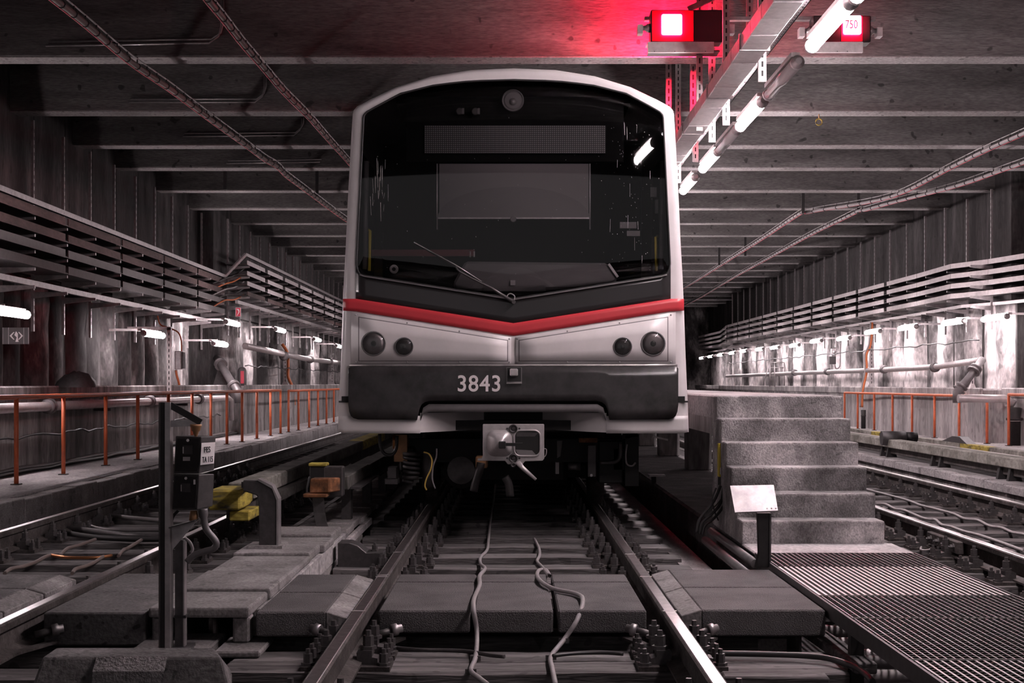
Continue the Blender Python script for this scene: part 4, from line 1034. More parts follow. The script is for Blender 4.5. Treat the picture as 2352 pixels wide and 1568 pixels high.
# orange cables and boxes
def zL(px, py, Y): return P(px, py, Y)
tag(MB().tube(smooth_path([zL(x, y, 38.2) for x, y in ((648, 790), (660, 810), (662, 840), (662, 865), (670, 885), (674, 905), (676, 930))]), .042, 8).build('orange_hose', 'orange_cable'), 'thick orange hose hanging over the far left ledge', 'hose')
sb1 = P(408, 822, 25.6)
jb = empty('lamp_control_box', sb1, 'grey control box with orange cable on the left wall', 'control box')
MB().box(P(401, 0, 25.6).x, P(416, 0, 25.6).x, 25.6, 25.75, P(0, 848, 25.6).z, P(0, 806, 25.6).z).build('case', 'galvanised', jb, .01)
MB().box(P(416, 0, 25.7).x, P(423, 0, 25.7).x, 25.65, 25.8, P(0, 846, 25.6).z, P(0, 808, 25.6).z).build('side_case', 'dark_steel', jb)
MB().tube(smooth_path([zL(x, y, 25.6) for x, y in ((404, 850), (406, 862), (410, 875), (412, 884))]), .022, 8).build('orange_cable', 'orange_cable', jb)
MB().tube(smooth_path([zL(x, y, 25.7) for x, y in ((417, 808), (416, 780), (408, 762), (385, 752), (368, 745), (362, 725))]), .014, 6).build('orange_cable', 'orange_cable', jb)
tag(MB().tube([zL(298, 762, 26.2), zL(302, 800, 26.2), zL(303, 845, 26.2), zL(300, 885, 26.2)], .03, 8).build('down_pipe', 'pipe_dark'), 'thin dark down pipe on the bright stained left wall', 'pipe')
for k, (xo, c) in enumerate(((1990, 'orange_cable'), (1986, 'cable_grey'))):
    tag(MB().tube(smooth_path([zL(x + xo - 1990, y, 35.0) for x, y in ((2004, 740), (2000, 790), (1990, 815), (1991, 850), (1984, 885), (1981, 905), (1980, 935))]), .03 if k == 0 else .02, 8).build('hanging_cable', c), ('thick orange cable', 'thinner pale cable')[k] + ' hanging beside the bright slotted upright on the right', 'cable')
ck = P(1983, 960, 35.0)
tag(MB().lathe((ck.x, 35.0, WZ), (0, 0, 1), [(0, .06), (.3, .06), (.31, .065), (.33, .065), (.34, .06), (.46, .065), (.47, .05)], 12).build('cable_sleeve', 'rubber'), 'black sleeve where the orange cable enters the right walkway', 'sleeve')
sw = P(1915, 820, 39.5)
js = empty('rotary_switch', sw, 'grey rotary switch box with looped cable on the right wall', 'switch')
MB().box(sw.x - .07, sw.x + .07, 39.5, 39.6, sw.z + .02, sw.z + .24).build('case', 'galvanised_pale', js, .01)
MB().lathe((sw.x + .02, 39.5, sw.z + .14), (0, -1, 0), [(0, .05), (.03, .045), (.03, .02), (.05, .02)], 12).build('knob', 'galvanised', js)
MB().box(sw.x - .12, sw.x + .07, 39.52, 39.62, sw.z - .2, sw.z + .02).build('lower_case', 'sign_grey', js, .01)
MB().tube(smooth_path([zL(x, y, 39.4) for x, y in ((1917, 836), (1920, 846), (1928, 842), (1930, 820), (1929, 790))]), .018, 6).build('loop_cable', 'cable_grey', js)
# ladder rail on the right ledge
Y = 47.0
la = empty('step_railing', P(1783, 895, Y), 'small tubular step railing standing on the right ledge', 'railing')
zb = LEDGE_R; sc = Y / F_PX
def lp_(px, py): return P(px, py, Y)
fb = P(0, 895, Y).z - zb
def lq(px, py): v = lp_(px, py); v.z -= fb; return v
for a, b in (((1768, 895), (1768, 840)), ((1779, 895), (1779, 840)), ((1790, 895), (1790, 840)), ((1801, 895), (1801, 840))):
    MB().cyl(lq(*a), lq(*b), .025, 6).build('upright', 'galvanised', la)
for yy in (840, 852, 871):
    MB().cyl(lq(1768, yy), lq(1801, yy), .02, 6).build('rung', 'galvanised', la)
MB().cyl(lq(1768, 840), lq(1753, 890), .02, 6).build('stay', 'galvanised', la)
MB().cyl(lq(1801, 840), lq(1813, 895), .02, 6).build('stay', 'galvanised', la)
# signs
def sign(name, c0, c1, Y, mat, label, cat='sign'):
    a = P(*c0, Y); b = P(*c1, Y)
    r = empty(name, ((a.x + b.x) / 2, Y, b.z), label, cat)
    MB().box(a.x, b.x, Y, Y + .02, b.z, a.z).build('board', mat, r)
    return r, a, b
r, a, b = sign('exit_sign', (6, 752), (66, 790), 18.6, 'sign_grey', 'grey escape route sign with two arrows below the left lamp')
w = b.x - a.x; hh = a.z - b.z
for fx, d in ((.36, -1), (.70, 1)):
    cx = a.x + fx * w; cz = (a.z + b.z) / 2
    MB().prism([(cx - .02 * d, cz - .05), (cx + .03 * d, cz), (cx - .02 * d, cz + .05), (cx - .035 * d, cz + .05), (cx + .005 * d, cz), (cx - .035 * d, cz - .05)], 'y', 18.592, 18.6).build('arrow', 'sign_white', r)
cx = a.x + .53 * w
MB().prism([(cx - .012, b.z + .03), (cx + .006, b.z + .09), (cx - .025, b.z + .12), (cx - .005, b.z + .17), (cx + .02, b.z + .14), (cx + .02, b.z + .07), (cx + .03, b.z + .03)], 'y', 18.592, 18.6).build('figure', 'sign_white', r)
for fx in (.0, .22, .80, .985): MB().box(a.x + fx * w, a.x + fx * w + .008, 18.594, 18.6, b.z, a.z).build('rule', 'galvanised', r)
r, a, b = sign('track_sign', (2116, 722), (2141, 738), 30.2, 'sign_grey', 'grey sign reading GLEIS 02 above the right wall lamps')
text('sign_text', 'GLEIS', (a.x + .01, 30.19, a.z - .085), .09, 'ink_black', r, sx=.72)
text('sign_text', '02', (a.x + .07, 30.19, b.z + .01), .08, 'ink_black', r, sx=.8)
r, a, b = sign('fire_sign', (541, 706), (553, 727), 30.6, 'red_paint', 'small red fire equipment sign with white symbol on the left wall')
cx, cz = (a.x + b.x) / 2, (a.z + b.z) / 2
MB().prism([(cx - .03, cz + .07), (cx + .02, cz + .06), (cx + .03, cz), (cx - .02, cz - .08), (cx - .03, cz - .08), (cx + .01, cz), (cx, cz + .04), (cx - .03, cz + .05)], 'y', 30.59, 30.6).build('symbol', 'sign_white', r)
for x0, x1, z0, z1 in ((a.x, b.x, a.z - .008, a.z), (a.x, b.x, b.z, b.z + .008), (a.x, a.x + .008, b.z, a.z), (b.x - .008, b.x, b.z, a.z)): MB().box(x0, x1, 30.594, 30.6, z0, z1).build('border', 'sign_white', r)
# tarpaulin heap on the left ledge
hp = P(155, 890, 19.0); m = MB(); n = 12
rn = random.Random(3); vs = []
for j, (rr, z) in enumerate(((1, 0), (.86, .09), (.55, .17), (.2, .2))):
    for k in range(n):
        t = 2 * PI * k / n; vs.append((hp.x + .30 * rr * math.cos(t) * rn.uniform(.85, 1.1), 19.4 + .22 * rr * math.sin(t), LEDGE_L + z * rn.uniform(.85, 1.15)))
m.add(vs, [(j * n + k, j * n + (k + 1) % n, (j + 1) * n + (k + 1) % n, (j + 1) * n + k) for j in range(3) for k in range(n)] + [tuple(range(3 * n, 4 * n))], True)
tag(m.build('sand_heap', 'dark_steel'), 'dark heap of sacking on the left ledge', 'heap')
# thin sagging cables on the walls
for side, xw, z0, y0, y1, lab in ((1, 8.93 + .02, 1.93, 26.7, 58, 'thin black cable sagging along the right pile wall'), (-1, -6.28, .42, 10, 30, 'thin cable clipped along the left ledge wall'), (-1, -6.05, 1.50, 31.6, 55, 'thin black cable along the far left pile wall')):
    n = 60
    tag(MB().tube([(xw, lerp(y0, y1, k / n), z0 + .02 * math.sin(k * 1.3) + .015 * math.sin(k * 2.9)) for k in range(n + 1)], .014, 5).build('wall_cable', 'cable_black'), lab, 'cable')
# ================================================================== CEILING LAMP ROW, DUCT, SIGNALS
CZ = HC + 2.9
TX = .89 * 2.9
def ceiling_lamp(y, lit, label, group=None, L=1.34):
    r = empty('ceiling_lamp', (TX, y, CZ), label, 'lamp', group)
    MB().cyl((TX, y - L / 2, CZ), (TX, y + L / 2, CZ), .058, 12).build('tube', 'tube_lit' if lit else 'tube_off', r)
    for s in (-1, 1):
        MB().lathe((TX, y + s * L / 2, CZ), (0, s, 0), [(0, .063), (.05, .063), (.07, .04), (.10, .03)], 12).build('end_cap', 'galvanised', r)
    MB().box(TX - .05, TX + .03, y - L / 2, y + L / 2, CZ + .06, CZ + .10).build('housing', 'galvanised_pale', r)
    return r
for y in (5.2, 7.6, 9.75): ceiling_lamp(y, True, 'lit fluorescent lamp of the ceiling row nearer than the picture edge', 'ceiling lamps nearer than the picture edge')
ceiling_lamp(11.3, True, 'lit fluorescent lamp at the top edge beside the metal duct')
ceiling_lamp(13.3, False, 'unlit tube lamp between two lit ones beside the metal duct')
ceiling_lamp(15.06, True, 'lit fluorescent lamp in the middle of the ceiling row')
ceiling_lamp(16.65, False, 'unlit tube lamp behind the middle lit ceiling lamp')
ceiling_lamp(18.15, True, 'lit fluorescent lamp near the train roof corner')
ceiling_lamp(20.3, True, 'lit fluorescent lamp partly hidden behind the train corner')
for i in range(8): ceiling_lamp(23.7 + 3.4 * i, True, 'lit ceiling lamp of the row hidden behind the train', 'ceiling lamps behind the train')
dct = empty('metal_duct', (2.1, 14, CZ), 'bright sheet metal cable duct running along the ceiling above the train', 'duct')
DX0, DX1 = .685 * 2.9, .766 * 2.9
y = 6.0; i = 0
while y < 40:
    MB().box(DX0, DX1, y, y + .50, CZ - .0 - .004 * (i % 2), CZ + .13).build('duct_section', 'galvanised_pale', dct, .006)
    if i % 4 == 0: MB().box(DX0 - .012, DX1 + .02, y - .02, y + .02, CZ - .012, CZ + .14).build('joint_band', 'galvanised', dct)
    y += .51; i += 1
pt = empty('perforated_tray', (2.4, 14, CZ + .12), 'perforated steel tray between metal duct and ceiling lamps', 'cable tray')
def holes_mat():
    m, nt, b = new_mat('perforated')
    N = nt.nodes.new; L = nt.links.new
    g = N('ShaderNodeNewGeometry'); sep = N('ShaderNodeSeparateXYZ'); L(g.outputs['Position'], sep.inputs[0])
    def band(sock, k, th):
        a = N('ShaderNodeMath'); a.operation = 'MULTIPLY'; a.inputs[1].default_value = k; L(sock, a.inputs[0])
        f = N('ShaderNodeMath'); f.operation = 'FRACT'; L(a.outputs[0], f.inputs[0])
        h = N('ShaderNodeMath'); h.operation = 'LESS_THAN'; h.inputs[1].default_value = th; L(f.outputs[0], h.inputs[0]); return h.outputs[0]
    p = N('ShaderNodeMath'); p.operation = 'MULTIPLY'; L(band(sep.outputs[0], 30, .4), p.inputs[0]); L(band(sep.outputs[1], 12, .45), p.inputs[1])
    mx = N('ShaderNodeMix'); mx.data_type = 'RGBA'; mx.inputs[6].default_value = (.45, .41, .415, 1); mx.inputs[7].default_value = (.05, .046, .047, 1)
    L(p.outputs[0], mx.inputs[0]); L(mx.outputs[2], b.inputs['Base Color']); b.inputs['Roughness'].default_value = .5; b.inputs['Metallic'].default_value = .3
holes_mat()
for i in range(11):
    y = 6 + 3 * i
    MB().box(DX1 + .03, TX - .05, y, y + 2.98, CZ + .34, CZ + .35).build('pan', 'perforated', pt)
    MB().box(TX - .06, TX - .05, y, y + 2.98, CZ + .34, CZ + .40).build('rim', 'galvanised', pt)
def hanger(x, y, z0, z1, label, group, w=.075, mat='galvanised_pale', cache={}):
    key = (z0, z1, w, mat)
    if key not in cache:
        r = empty('slotted_hanger', (0, 0, 0))
        MB().box(-w / 2, w / 2, 0, .03, z0, z1).build('channel', mat, r)
        m = MB(); z = z0 + .05
        while z < z1 - .05: m.box(-.008, .008, -.002, .001, z, z + .05); z += .085
        m.build('slots', 'ink_black', r)['kind'] = 'stuff'
        cache[key] = r; o = r
    else: o = dup(cache[key])
    o.location = (x, y, 0); return tag(o, label, 'hanger', group)
for y in (9.9, 12.75, 14.9, 15.95, 17.4, 19.2, 21.0, 23, 26, 29, 32, 35):
    hanger(DX1 + .07, y, CZ - .14, 5.86, 'slotted hanger carrying duct and lamps from the ceiling', 'hangers of the ceiling duct')
    
SY = 15.35
def signal(px0, px1, py0, py1, lx0, lx1, ly0, ly1, label, txt=None):
    a = P(px0, py0, SY); b = P(px1, py1, SY)
    r = empty('signal_box', ((a.x + b.x) / 2, SY, b.z), label, 'signal')
    MB().box(a.x, b.x, SY, SY + .22, b.z, a.z).build('case', 'signal_black', r, .015, seg=2)
    h0 = P(px0 - 8, py1 + 2, SY); h1 = P(px1 - 22, py1 + 26, SY)
    MB().prism([(SY - .06, h1.z), (SY - .02, h1.z), (SY + .02, h0.z), (SY + .22, h0.z), (SY + .22, h0.z + .012), (SY - .06, h0.z + .0)], 'x', h0.x, h1.x).build('hood_plate', 'galvanised_pale', r)
    for px in (px0 + 8, px0 + 55, px0 + 78, px0 + 125):
        if px < px1 - 25: MB().lathe(P(px, py1 + 21, SY - .055), (0, -1, 0), [(0, .006), (.006, .005)], 8).build('screw', 'ink_black', r)
    l0 = P(lx0, ly0, SY); l1 = P(lx1, ly1, SY)
    MB().box(l0.x, l1.x, SY - .045, SY + .005, l1.z, l0.z).build('lit_lens', 'signal_red', r, .02, seg=3)
    if not txt: MB().box(l0.x - .05, l1.x + .1, SY + .222, SY + .235, l1.z - .10, l0.z - .02).build('added_rear_glow', 'added_red_glow', r)  # emitter added at the back to throw red onto the beams
    if not txt: MB().box(a.x, b.x, SY + .22, SY + .46, l1.z - .125, l1.z - .112).build('added_light_baffle', 'signal_black', r)  # baffle added to keep the rear red light from falling downwards
    MB().box(max(a.x, l0.x - (.03 if txt else .14)) + .012, min(b.x, l1.x + (.03 if txt else .14)) - .012, SY - .006, SY + .004, b.z + .012, a.z - .012).build('halo_panel', 'red_halo', r)  # red plate painting the glow around the lit lens
    if txt: text('digits', txt, (l0.x + .012, SY - .048, l1.z + .06), .13, 'red_paint', r, sx=.72)
    for x, s in ((a.x, -1), (b.x, 1)):
        MB().lathe((x, SY + .1, (a.z + b.z) / 2), (s, 0, 0), [(0, .05), (.03, .05), (.05, .03), (.10, .025)], 12).build('pivot', 'galvanised', r)
        MB().box(min(x + s * .08, x + s * .14), max(x + s * .08, x + s * .14), SY + .05, SY + .17, (a.z + b.z) / 2 - .07, (a.z + b.z) / 2 + .03).build('pivot_block', 'galvanised_pale', r)
    return r
signal(1495, 1660, 22, 97, 1519, 1566, 34, 81, 'black signal box with glowing red square above the train')
signal(1868, 2001, 35, 97, 1936, 1977, 37, 80, 'black signal box with glowing red square reading 750 beside the lamps', '750')
fr = empty('signal_gantry', (P(1560, 0, SY).x, SY + .3, 4.6), 'slotted steel frame holding the signal boxes below the ceiling', 'frame')
for px, py0, py1, Y in ((1607, -60, 300, 15.75), (1722, -60, 100, 15.72), (1536, 160, 280, 17.5), (1592, 150, 270, 16.9)):
    a = P(px, py1, Y); top = 5.86
    MB().box(a.x - .035, a.x + .035, Y, Y + .04, a.z, top).build('slotted_post', 'galvanised', fr)
    m = MB(); z = a.z + .06
    while z < top - .1: m.box(a.x - .01, a.x + .01, Y - .003, Y, z, z + .06); z += .1
    m.build('slots', 'ink_black', fr)['kind'] = 'stuff'
MB().box(P(1480, 0, SY + .25).x, P(2010, 0, SY + .25).x, SY + .215, SY + .30, P(0, 34, SY).z, P(0, 26, SY).z).build('cross_bar', 'galvanised', fr)
MB().bar(P(1580, 22, SY + .35), P(1670, -20, SY + .35), .04, .06).build('diagonal', 'galvanised', fr)

# ================================================================== CLIPPED CABLE RUNS UNDER THE BEAMS
def cable_run(pts, Z, r, label, mat='cable_brown', clip=.36):
    v = [PZ(px, py, Z) for px, py in pts]
    path = smooth_path(v, 6)
    for k, p in enumerate(path): p.z += .006 * math.sin(k * .9)
    root = empty('cable_run', path[0], label, 'cable')
    MB().tube(path, r, 8).build('cable', mat, root)
    MB().tube([p + Vector((-.03 if path[0].x < 0 else .03, 0, -.02)) for p in path], r * .32, 6).build('red_wire', 'red_paint', root)
    MB().tube([p + Vector((0, 0, r * 2.6)) for p in path], r * .28, 5).build('messenger_wire', 'galvanised', root)
    acc = 0; last = path[0]
    cm = None
    for a, b in zip(path, path[1:]):
        L = (b - a).length; t = clip - acc
        while t < L:
            q = a.lerp(b, t / L)
            if cm is None:
                cm = mesh_of(MB().lathe((0, -.012, 0), (0, 1, 0), [(0, r * 1.25), (.025, r * 1.25)], 8).box(-.006, .006, -.01, .01, -r, r * 3.2), 'clip', 'black_steel')
            put('clip', cm, q - wloc(root), root); t += clip
        acc = (acc + L) % clip
    return root
cable_run([(40, -70), (130, 0), (300, 140), (440, 240), (590, 352), (640, 385), (680, 420), (800, 508)], 4.62, .032, 'thick clipped cable under the beams on the left, the outer one')
cable_run([(420, -85), (480, 0), (560, 100), (640, 195), (730, 290), (800, 370), (860, 440)], 4.62, .028, 'thick clipped cable under the beams on the left, nearer the train')
cable_run([(2420, 265), (2352, 305), (2200, 375), (2050, 450), (1860, 487), (1830, 495), (1700, 580), (1575, 658), (1520, 690)], 4.62, .028, 'clipped cable under the beams on the right, nearer the train', 'cable_grey')
cable_run([(2420, 340), (2352, 372), (2200, 425), (2000, 478), (1960, 490), (1850, 545), (1700, 628), (1590, 692), (1540, 715)], 4.62, .028, 'clipped cable under the beams on the right, the outer one', 'cable_grey')
for i, (px, py, Y) in enumerate(((1845, 452, 28.5), (1972, 452, 28.5), (1712, 560, 38), (1652, 570, 41), (517, 385, 25.0), (728, 425, 26.8))):
    a = P(px, py, Y)
    tag(MB().box(a.x - .03, a.x + .03, Y, Y + .03, 4.58, 5.86).build('cable_hanger', 'black_steel'), 'dark flat hanger holding a clipped cable below the ceiling', 'hanger', 'hangers of the clipped cables')
# conduits clipped to the beam faces on the left
for k, (pts, Y) in enumerate((([(105, 105), (480, 99), (502, 84), (508, 60), (508, -20)], 16.14), ([(295, 235), (585, 235), (602, 222), (607, 205), (607, 152)], 19.38), ([(420, 313), (675, 311), (688, 300), (693, 290), (693, 272)], 22.15), ([(520, 375), (735, 372)], 24.48))):
    r = empty('beam_conduit', P(*pts[0], Y), ('first', 'second', 'third', 'fourth')[k] + ' bent double conduit on a beam face at the upper left', 'conduit')
    for d in (0, .045): MB().tube([P(x, y, Y) + Vector((d * .6, 0, d)) for x, y in pts], .012, 6).build('pipe', 'galvanised', r)
# small yellow hanging ring
yr = P(1881, 280, 19.5)
ring = empty('hanging_ring', yr, 'tiny yellow ring hanging from a beam on the right', 'ring')
MB().tube([yr + Vector((.045 * math.cos(2 * PI * k / 14), 0, .045 * math.sin(2 * PI * k / 14))) for k in range(15)], .010, 6, False).build('hoop', 'yellow_worn', ring)
MB().cyl(yr + Vector((0, 0, .045)), yr + Vector((0, 0, .11)), .008, 6).build('stem', 'brass_bell', ring)
# ================================================================== TRAIN
T0 = 11.22
def front_y(x, z):
    y = T0 + .07 * (x / 1.4) ** 2
    return y
def FP(px, py, off=0.0):
    Y = 11.3
    for _ in range(4):
        v = P(px, py, Y); Y = front_y(v.x - .012, v.z) - off
    return P(px, py, Y)
train = empty('metro_train', (.012, T0, 0), 'white metro train front with red V stripe and number 3843', 'train')
CX = 1179.0
def mir(pts): return pts + [(2 * CX - x, y) for x, y in reversed(pts[:-1])]
OUT = mir([(776, 992), (778, 930), (781, 870), (784, 800), (787, 710), (790, 640), (794, 569), (799, 460), (804.6, 354), (810, 263), (812, 254), (820, 244.5), (849, 229), (910, 200), (992, 175), (1081, 161), (1179, 157)])
INN = mir([(830, 992), (830, 930), (830, 870), (830, 800), (826, 710), (818.5, 640), (820.5, 569), (826, 460), (831, 354), (835, 271), (836.5, 264), (843, 257), (866, 244), (920, 215), (1000, 195), (1083, 186), (1179, 183.5)])
m = MB(); vs = []; rows = [(0, .09), (.10, .025), (.28, .005), (.55, 0), (1, 0)]
for (ox, oy), (ix, iy) in zip(OUT, INN):
    for t, d in rows:
        px, py = lerp(ox, ix, t), lerp(oy, iy, t); p = FP(px, py); vs.append(P(px, py, p.y + d))
k = len(rows)
m.add(vs, [(i * k + j, i * k + j + 1, (i + 1) * k + j + 1, (i + 1) * k + j) for i in range(len(OUT) - 1) for j in range(k - 1)], True)
m.build('front_surround', 'train_white', train)
# side and roof shell running back
m = MB(); vs = []; n = len(OUT)
for ox, oy in OUT:
    p = FP(ox, oy); q = P(ox, oy, p.y + .09); vs += [q, Vector((q.x, 28.5, q.z))]
m.add(vs, [(2 * i, 2 * i + 1, 2 * i + 3, 2 * i + 2) for i in range(n - 1)] + [tuple(2 * i + 1 for i in range(n))], True)
m.build('body_shell', 'train_side', train)
MB().box(-1.39, 1.41, T0 + .25, 28.4, .72, .80).build('underfloor', 'under_black', train)
for s in (-1, 1):
    for i in range(5):
        MB().box(.012 + s * 1.40, .012 + s * 1.415, 12.6 + 3.1 * i, 15.0 + 3.1 * i, 1.75, 2.65).build('side_window', 'train_black', train, .01)
def sheet(name, mat, xs, top, bot, off, th=.012, rows=6, parent=None, bevel=0):
    m = MB(); vs = []; n = len(xs); k = rows + 1
    for x in xs:
        for j in range(k):
            vs.append(FP(x, lerp(top(x), bot(x), j / rows), off))
    m.add(vs, [(i * k + j, i * k + j + 1, (i + 1) * k + j + 1, (i + 1) * k + j) for i in range(n - 1) for j in range(rows)], True)
    bk = [v + Vector((0, th, 0)) for v in vs]; b0 = n * k
    fs = [(i * k, (i + 1) * k, b0 + (i + 1) * k, b0 + i * k) for i in range(n - 1)] + [(i * k + rows, b0 + i * k + rows, b0 + (i + 1) * k + rows, (i + 1) * k + rows) for i in range(n - 1)]
    fs += [(j, b0 + j, b0 + j + 1, j + 1) for j in range(rows)] + [((n - 1) * k + j, (n - 1) * k + j + 1, b0 + (n - 1) * k + j + 1, b0 + (n - 1) * k + j) for j in range(rows)]
    kk = len(m.v) - n * k
    m.v += bk
    for f in fs: m.f.append(list(f)); m.sm.append(False)
    return m.build(name, mat, parent or train, bevel)
def xr(a, b, n): return [lerp(a, b, i / n) for i in range(n + 1)]
V_top = interp([(788, 686), (818, 686), (1179, 742), (1540, 686), (1571, 686)])
V_bot = interp([(788, 713), (818, 714.5), (1179, 771), (1540, 714.5), (1571, 713)])
glass_bot = interp([(819, 606), (821, 620), (826, 629), (836, 632.5), (1179, 686), (1522, 632.5), (1532, 629), (1537, 620), (1539, 606)])
glass_top = interp([(819, 604), (820.5, 569), (826, 460), (831, 354), (835, 271), (836.5, 264), (843, 257), (866, 244), (920, 215), (1000, 195), (1083, 186), (1179, 183.5), (1275, 186), (1358, 195), (1438, 215), (1492, 244), (1515, 257), (1521.5, 264), (1523, 271), (1527, 354), (1532, 460), (1537.5, 569), (1539, 604)])
sheet('red_stripe', 'train_red', [788, 803, 818] + xr(860, 1179, 8) + xr(1179, 1498, 8)[1:] + [1540, 1555, 1571], V_top, V_bot, .010, .02, 3)
sheet('lower_screen_panel', 'train_black', [817.5] + xr(840, 1179, 9) + xr(1179, 1518, 9)[1:] + [1540.5], lambda x: glass_bot(x) - 3 if 826 < x < 1532 else 606, lambda x: V_top(x) + 1, .006, .02, 4)
gx = [819, 820.5, 823, 826, 831, 835, 836.5, 843, 866, 890] + xr(920, 1179, 7)
gx = gx + [2 * CX - x for x in reversed(gx[:-1])]
sheet('windscreen', 'windscreen_glass', gx, glass_top, glass_bot, .006, .006, 8)
seal = [(x, glass_top(x)) for x in gx] + [(x, glass_bot(x)) for x in reversed(gx)]
MB().tube([FP(x, y, .010) for x, y in seal] + [FP(*seal[0], .010)], .008, 6, False).build('window_seal', 'rubber', train)
MB().tube([FP(x, glass_bot(x) + 2, .018) for x in gx[3:-3]], .006, 6).build('seal_trim', 'train_grey', train)
# white backing and headlight panels
sheet('nose_panel', 'train_white', [806] + xr(830, 1528, 16) + [1552], lambda x: V_bot(x) - 4, lambda x: 845, .003, .03, 3)
for s, side in ((-1, 'left'), (1, 'right')):
    X_ = (lambda x: x) if s < 0 else (lambda x: 2 * CX - x)
    def shp(x0, x1, dt, db):
        xs = sorted(X_(x) for x in xr(x0, x1, 8))
        return xs, (lambda x: V_bot(x) + dt), (lambda x: db)
    xs, a, b = shp(812, 1174, 4, 835); sheet('panel_frame', 'train_white', xs, a, b, .014, .012, 3)
    xs, a, b = shp(823, 1167, 11.5, 829.5); sheet('panel_groove', 'train_grey', xs, a, b, .0150, .002, 3)
    xs, a, b = shp(825, 1165, 13.5, 828); hp_ = sheet('headlight_panel', 'train_white', xs, a, b, .018, .006, 3)
    for hx, hy, r_ in ((858, 789, .101), (928, 796, .077)):
        c = FP(X_(hx), hy, .02)
        hl = MB().lathe(c, (0, -1, 0), [(0, r_), (.010, r_), (.012, r_ * .90), (.004, r_ * .88)], 28).build('headlight_rim', 'train_grey', train)
        MB().lathe(c, (0, -1, 0), [(.001, r_ * .885), (.0045, r_ * .88), (.008, r_ * .6), (.011, r_ * .3), (.012, .002)], 28).build('lens', 'under_grey' if r_ < .09 else 'galvanised', hl)
        MB().lathe(c, (0, -1, 0), [(.008, r_ * .25), (.0135, r_ * .22), (.015, .004)], 14).build('bulb', 'under_grey', hl)
        MB().lathe(c, (0, -1, 0), [(.014, r_ * .88), (.016, r_ * .86), (.022, r_ * .5), (.024, .002)], 28).build('cover_glass', 'lamp_glass', hl)
    for x in (935, 1055, 1170, 817):
        for y in (V_bot(x) + 8.5, 831.5):
            MB().lathe(FP(X_(x), y, .015), (0, -1, 0), [(0, .007), (.005, .006), (.007, .003)], 8).build('screw', 'galvanised', train)
# bumper
bt = interp([(800, 846), (803, 842), (1555, 842), (1558, 846)])
bb = interp([(800, 930), (802, 945), (806, 955), (812, 960), (822, 963), (958, 964), (963, 940), (968, 929), (976, 923), (988, 920), (1370, 920), (1382, 923), (1390, 929), (1395, 940), (1400, 964), (1536, 963), (1546, 960), (1552, 955), (1556, 945), (1558, 930)])
sheet('bumper', 'bumper_black', [800, 802, 806, 812, 822] + xr(850, 958, 3) + [963, 968, 976, 988] + xr(1030, 1330, 6) + [1370, 1382, 1390, 1395, 1400] + xr(1430, 1536, 3) + [1546, 1552, 1556, 1558], bt, bb, .035, .04, 5)
sheet('bumper_trim', 'galvanised', xr(802, 1556, 10), lambda x: 836, lambda x: 842, .03, .03, 1)
sheet('notch_trim', 'train_grey', [966, 972, 985] + xr(1030, 1330, 4) + [1373, 1386, 1392], interp([(966, 958), (972, 936), (985, 928), (1373, 928), (1386, 936), (1392, 958)]), interp([(966, 966), (972, 950), (985, 946), (1373, 946), (1386, 950), (1392, 966)]), .012, .05, 2)
for s in (-1, 1):
    X_ = (lambda x: x) if s < 0 else (lambda x: 2 * CX - x)
    sheet('skirt', 'train_white', sorted(X_(x) for x in [778, 790, 802, 830, 900, 965]), lambda x: 955, lambda x: 995 if abs(x - CX) < 395 else 992, .006, .03, 4)
    sheet('side_gap', 'ink_black', sorted(X_(x) for x in (778, 800)), lambda x: 920, lambda x: 924, .004, .02, 1)
    # skirt return into the coupler pocket
    vs = []
    for px, d in ((965, 0), (1010, .12), (1060, .30), (1110, .42)):
        p = FP(X_(px), 948); q = FP(X_(px), 993 - (px - 965) * .02)
        vs += [Vector((p.x, p.y + d, p.z)), Vector((q.x, q.y + d, q.z))]
    MB().add(vs, [(2 * i, 2 * i + 1, 2 * i + 3, 2 * i + 2) for i in range(3)], True).build('pocket_cheek', 'train_white', train)
MB().box(-.9, .92, T0 + .42, T0 + .5, .70, 1.05).build('pocket_back', 'under_black', train)
MB().box(-1.38, 1.40, T0 + .06, T0 + .5, .95, 1.0).build('pocket_top', 'under_black', train)
# number, socket box, camera
text('fleet_number', '3843', FP(1049, 898, .05), .182, 'digit_pink', train, (PI / 2, 0, 0), .94, .0022, .002, 'LEFT', 1.07)
c = FP(1181, 862, .035)
MB().box(c.x - .062, c.x + .062, c.y - .006, c.y + .02, c.z - .062, c.z + .066).build('socket_frame', 'train_grey', train)
MB().box(c.x - .055, c.x + .055, c.y - .010, c.y + .01, c.z - .05, c.z + .062).build('socket_recess', 'ink_black', train)
sk = MB().box(c.x - .035, c.x + .03, c.y - .05, c.y - .01, c.z - .005, c.z + .055).build('socket', 'coupler_alu', train, .008)
MB().hexa([(c.x - .062, c.y - .03, c.z - .066), (c.x + .062, c.y - .03, c.z - .066), (c.x + .062, c.y, c.z - .062), (c.x - .062, c.y, c.z - .062)], [(c.x - .06, c.y - .03, c.z - .06), (c.x + .06, c.y - .03, c.z - .06), (c.x + .06, c.y, c.z - .045), (c.x - .06, c.y, c.z - .045)]).build('socket_sill', 'galvanised', train)
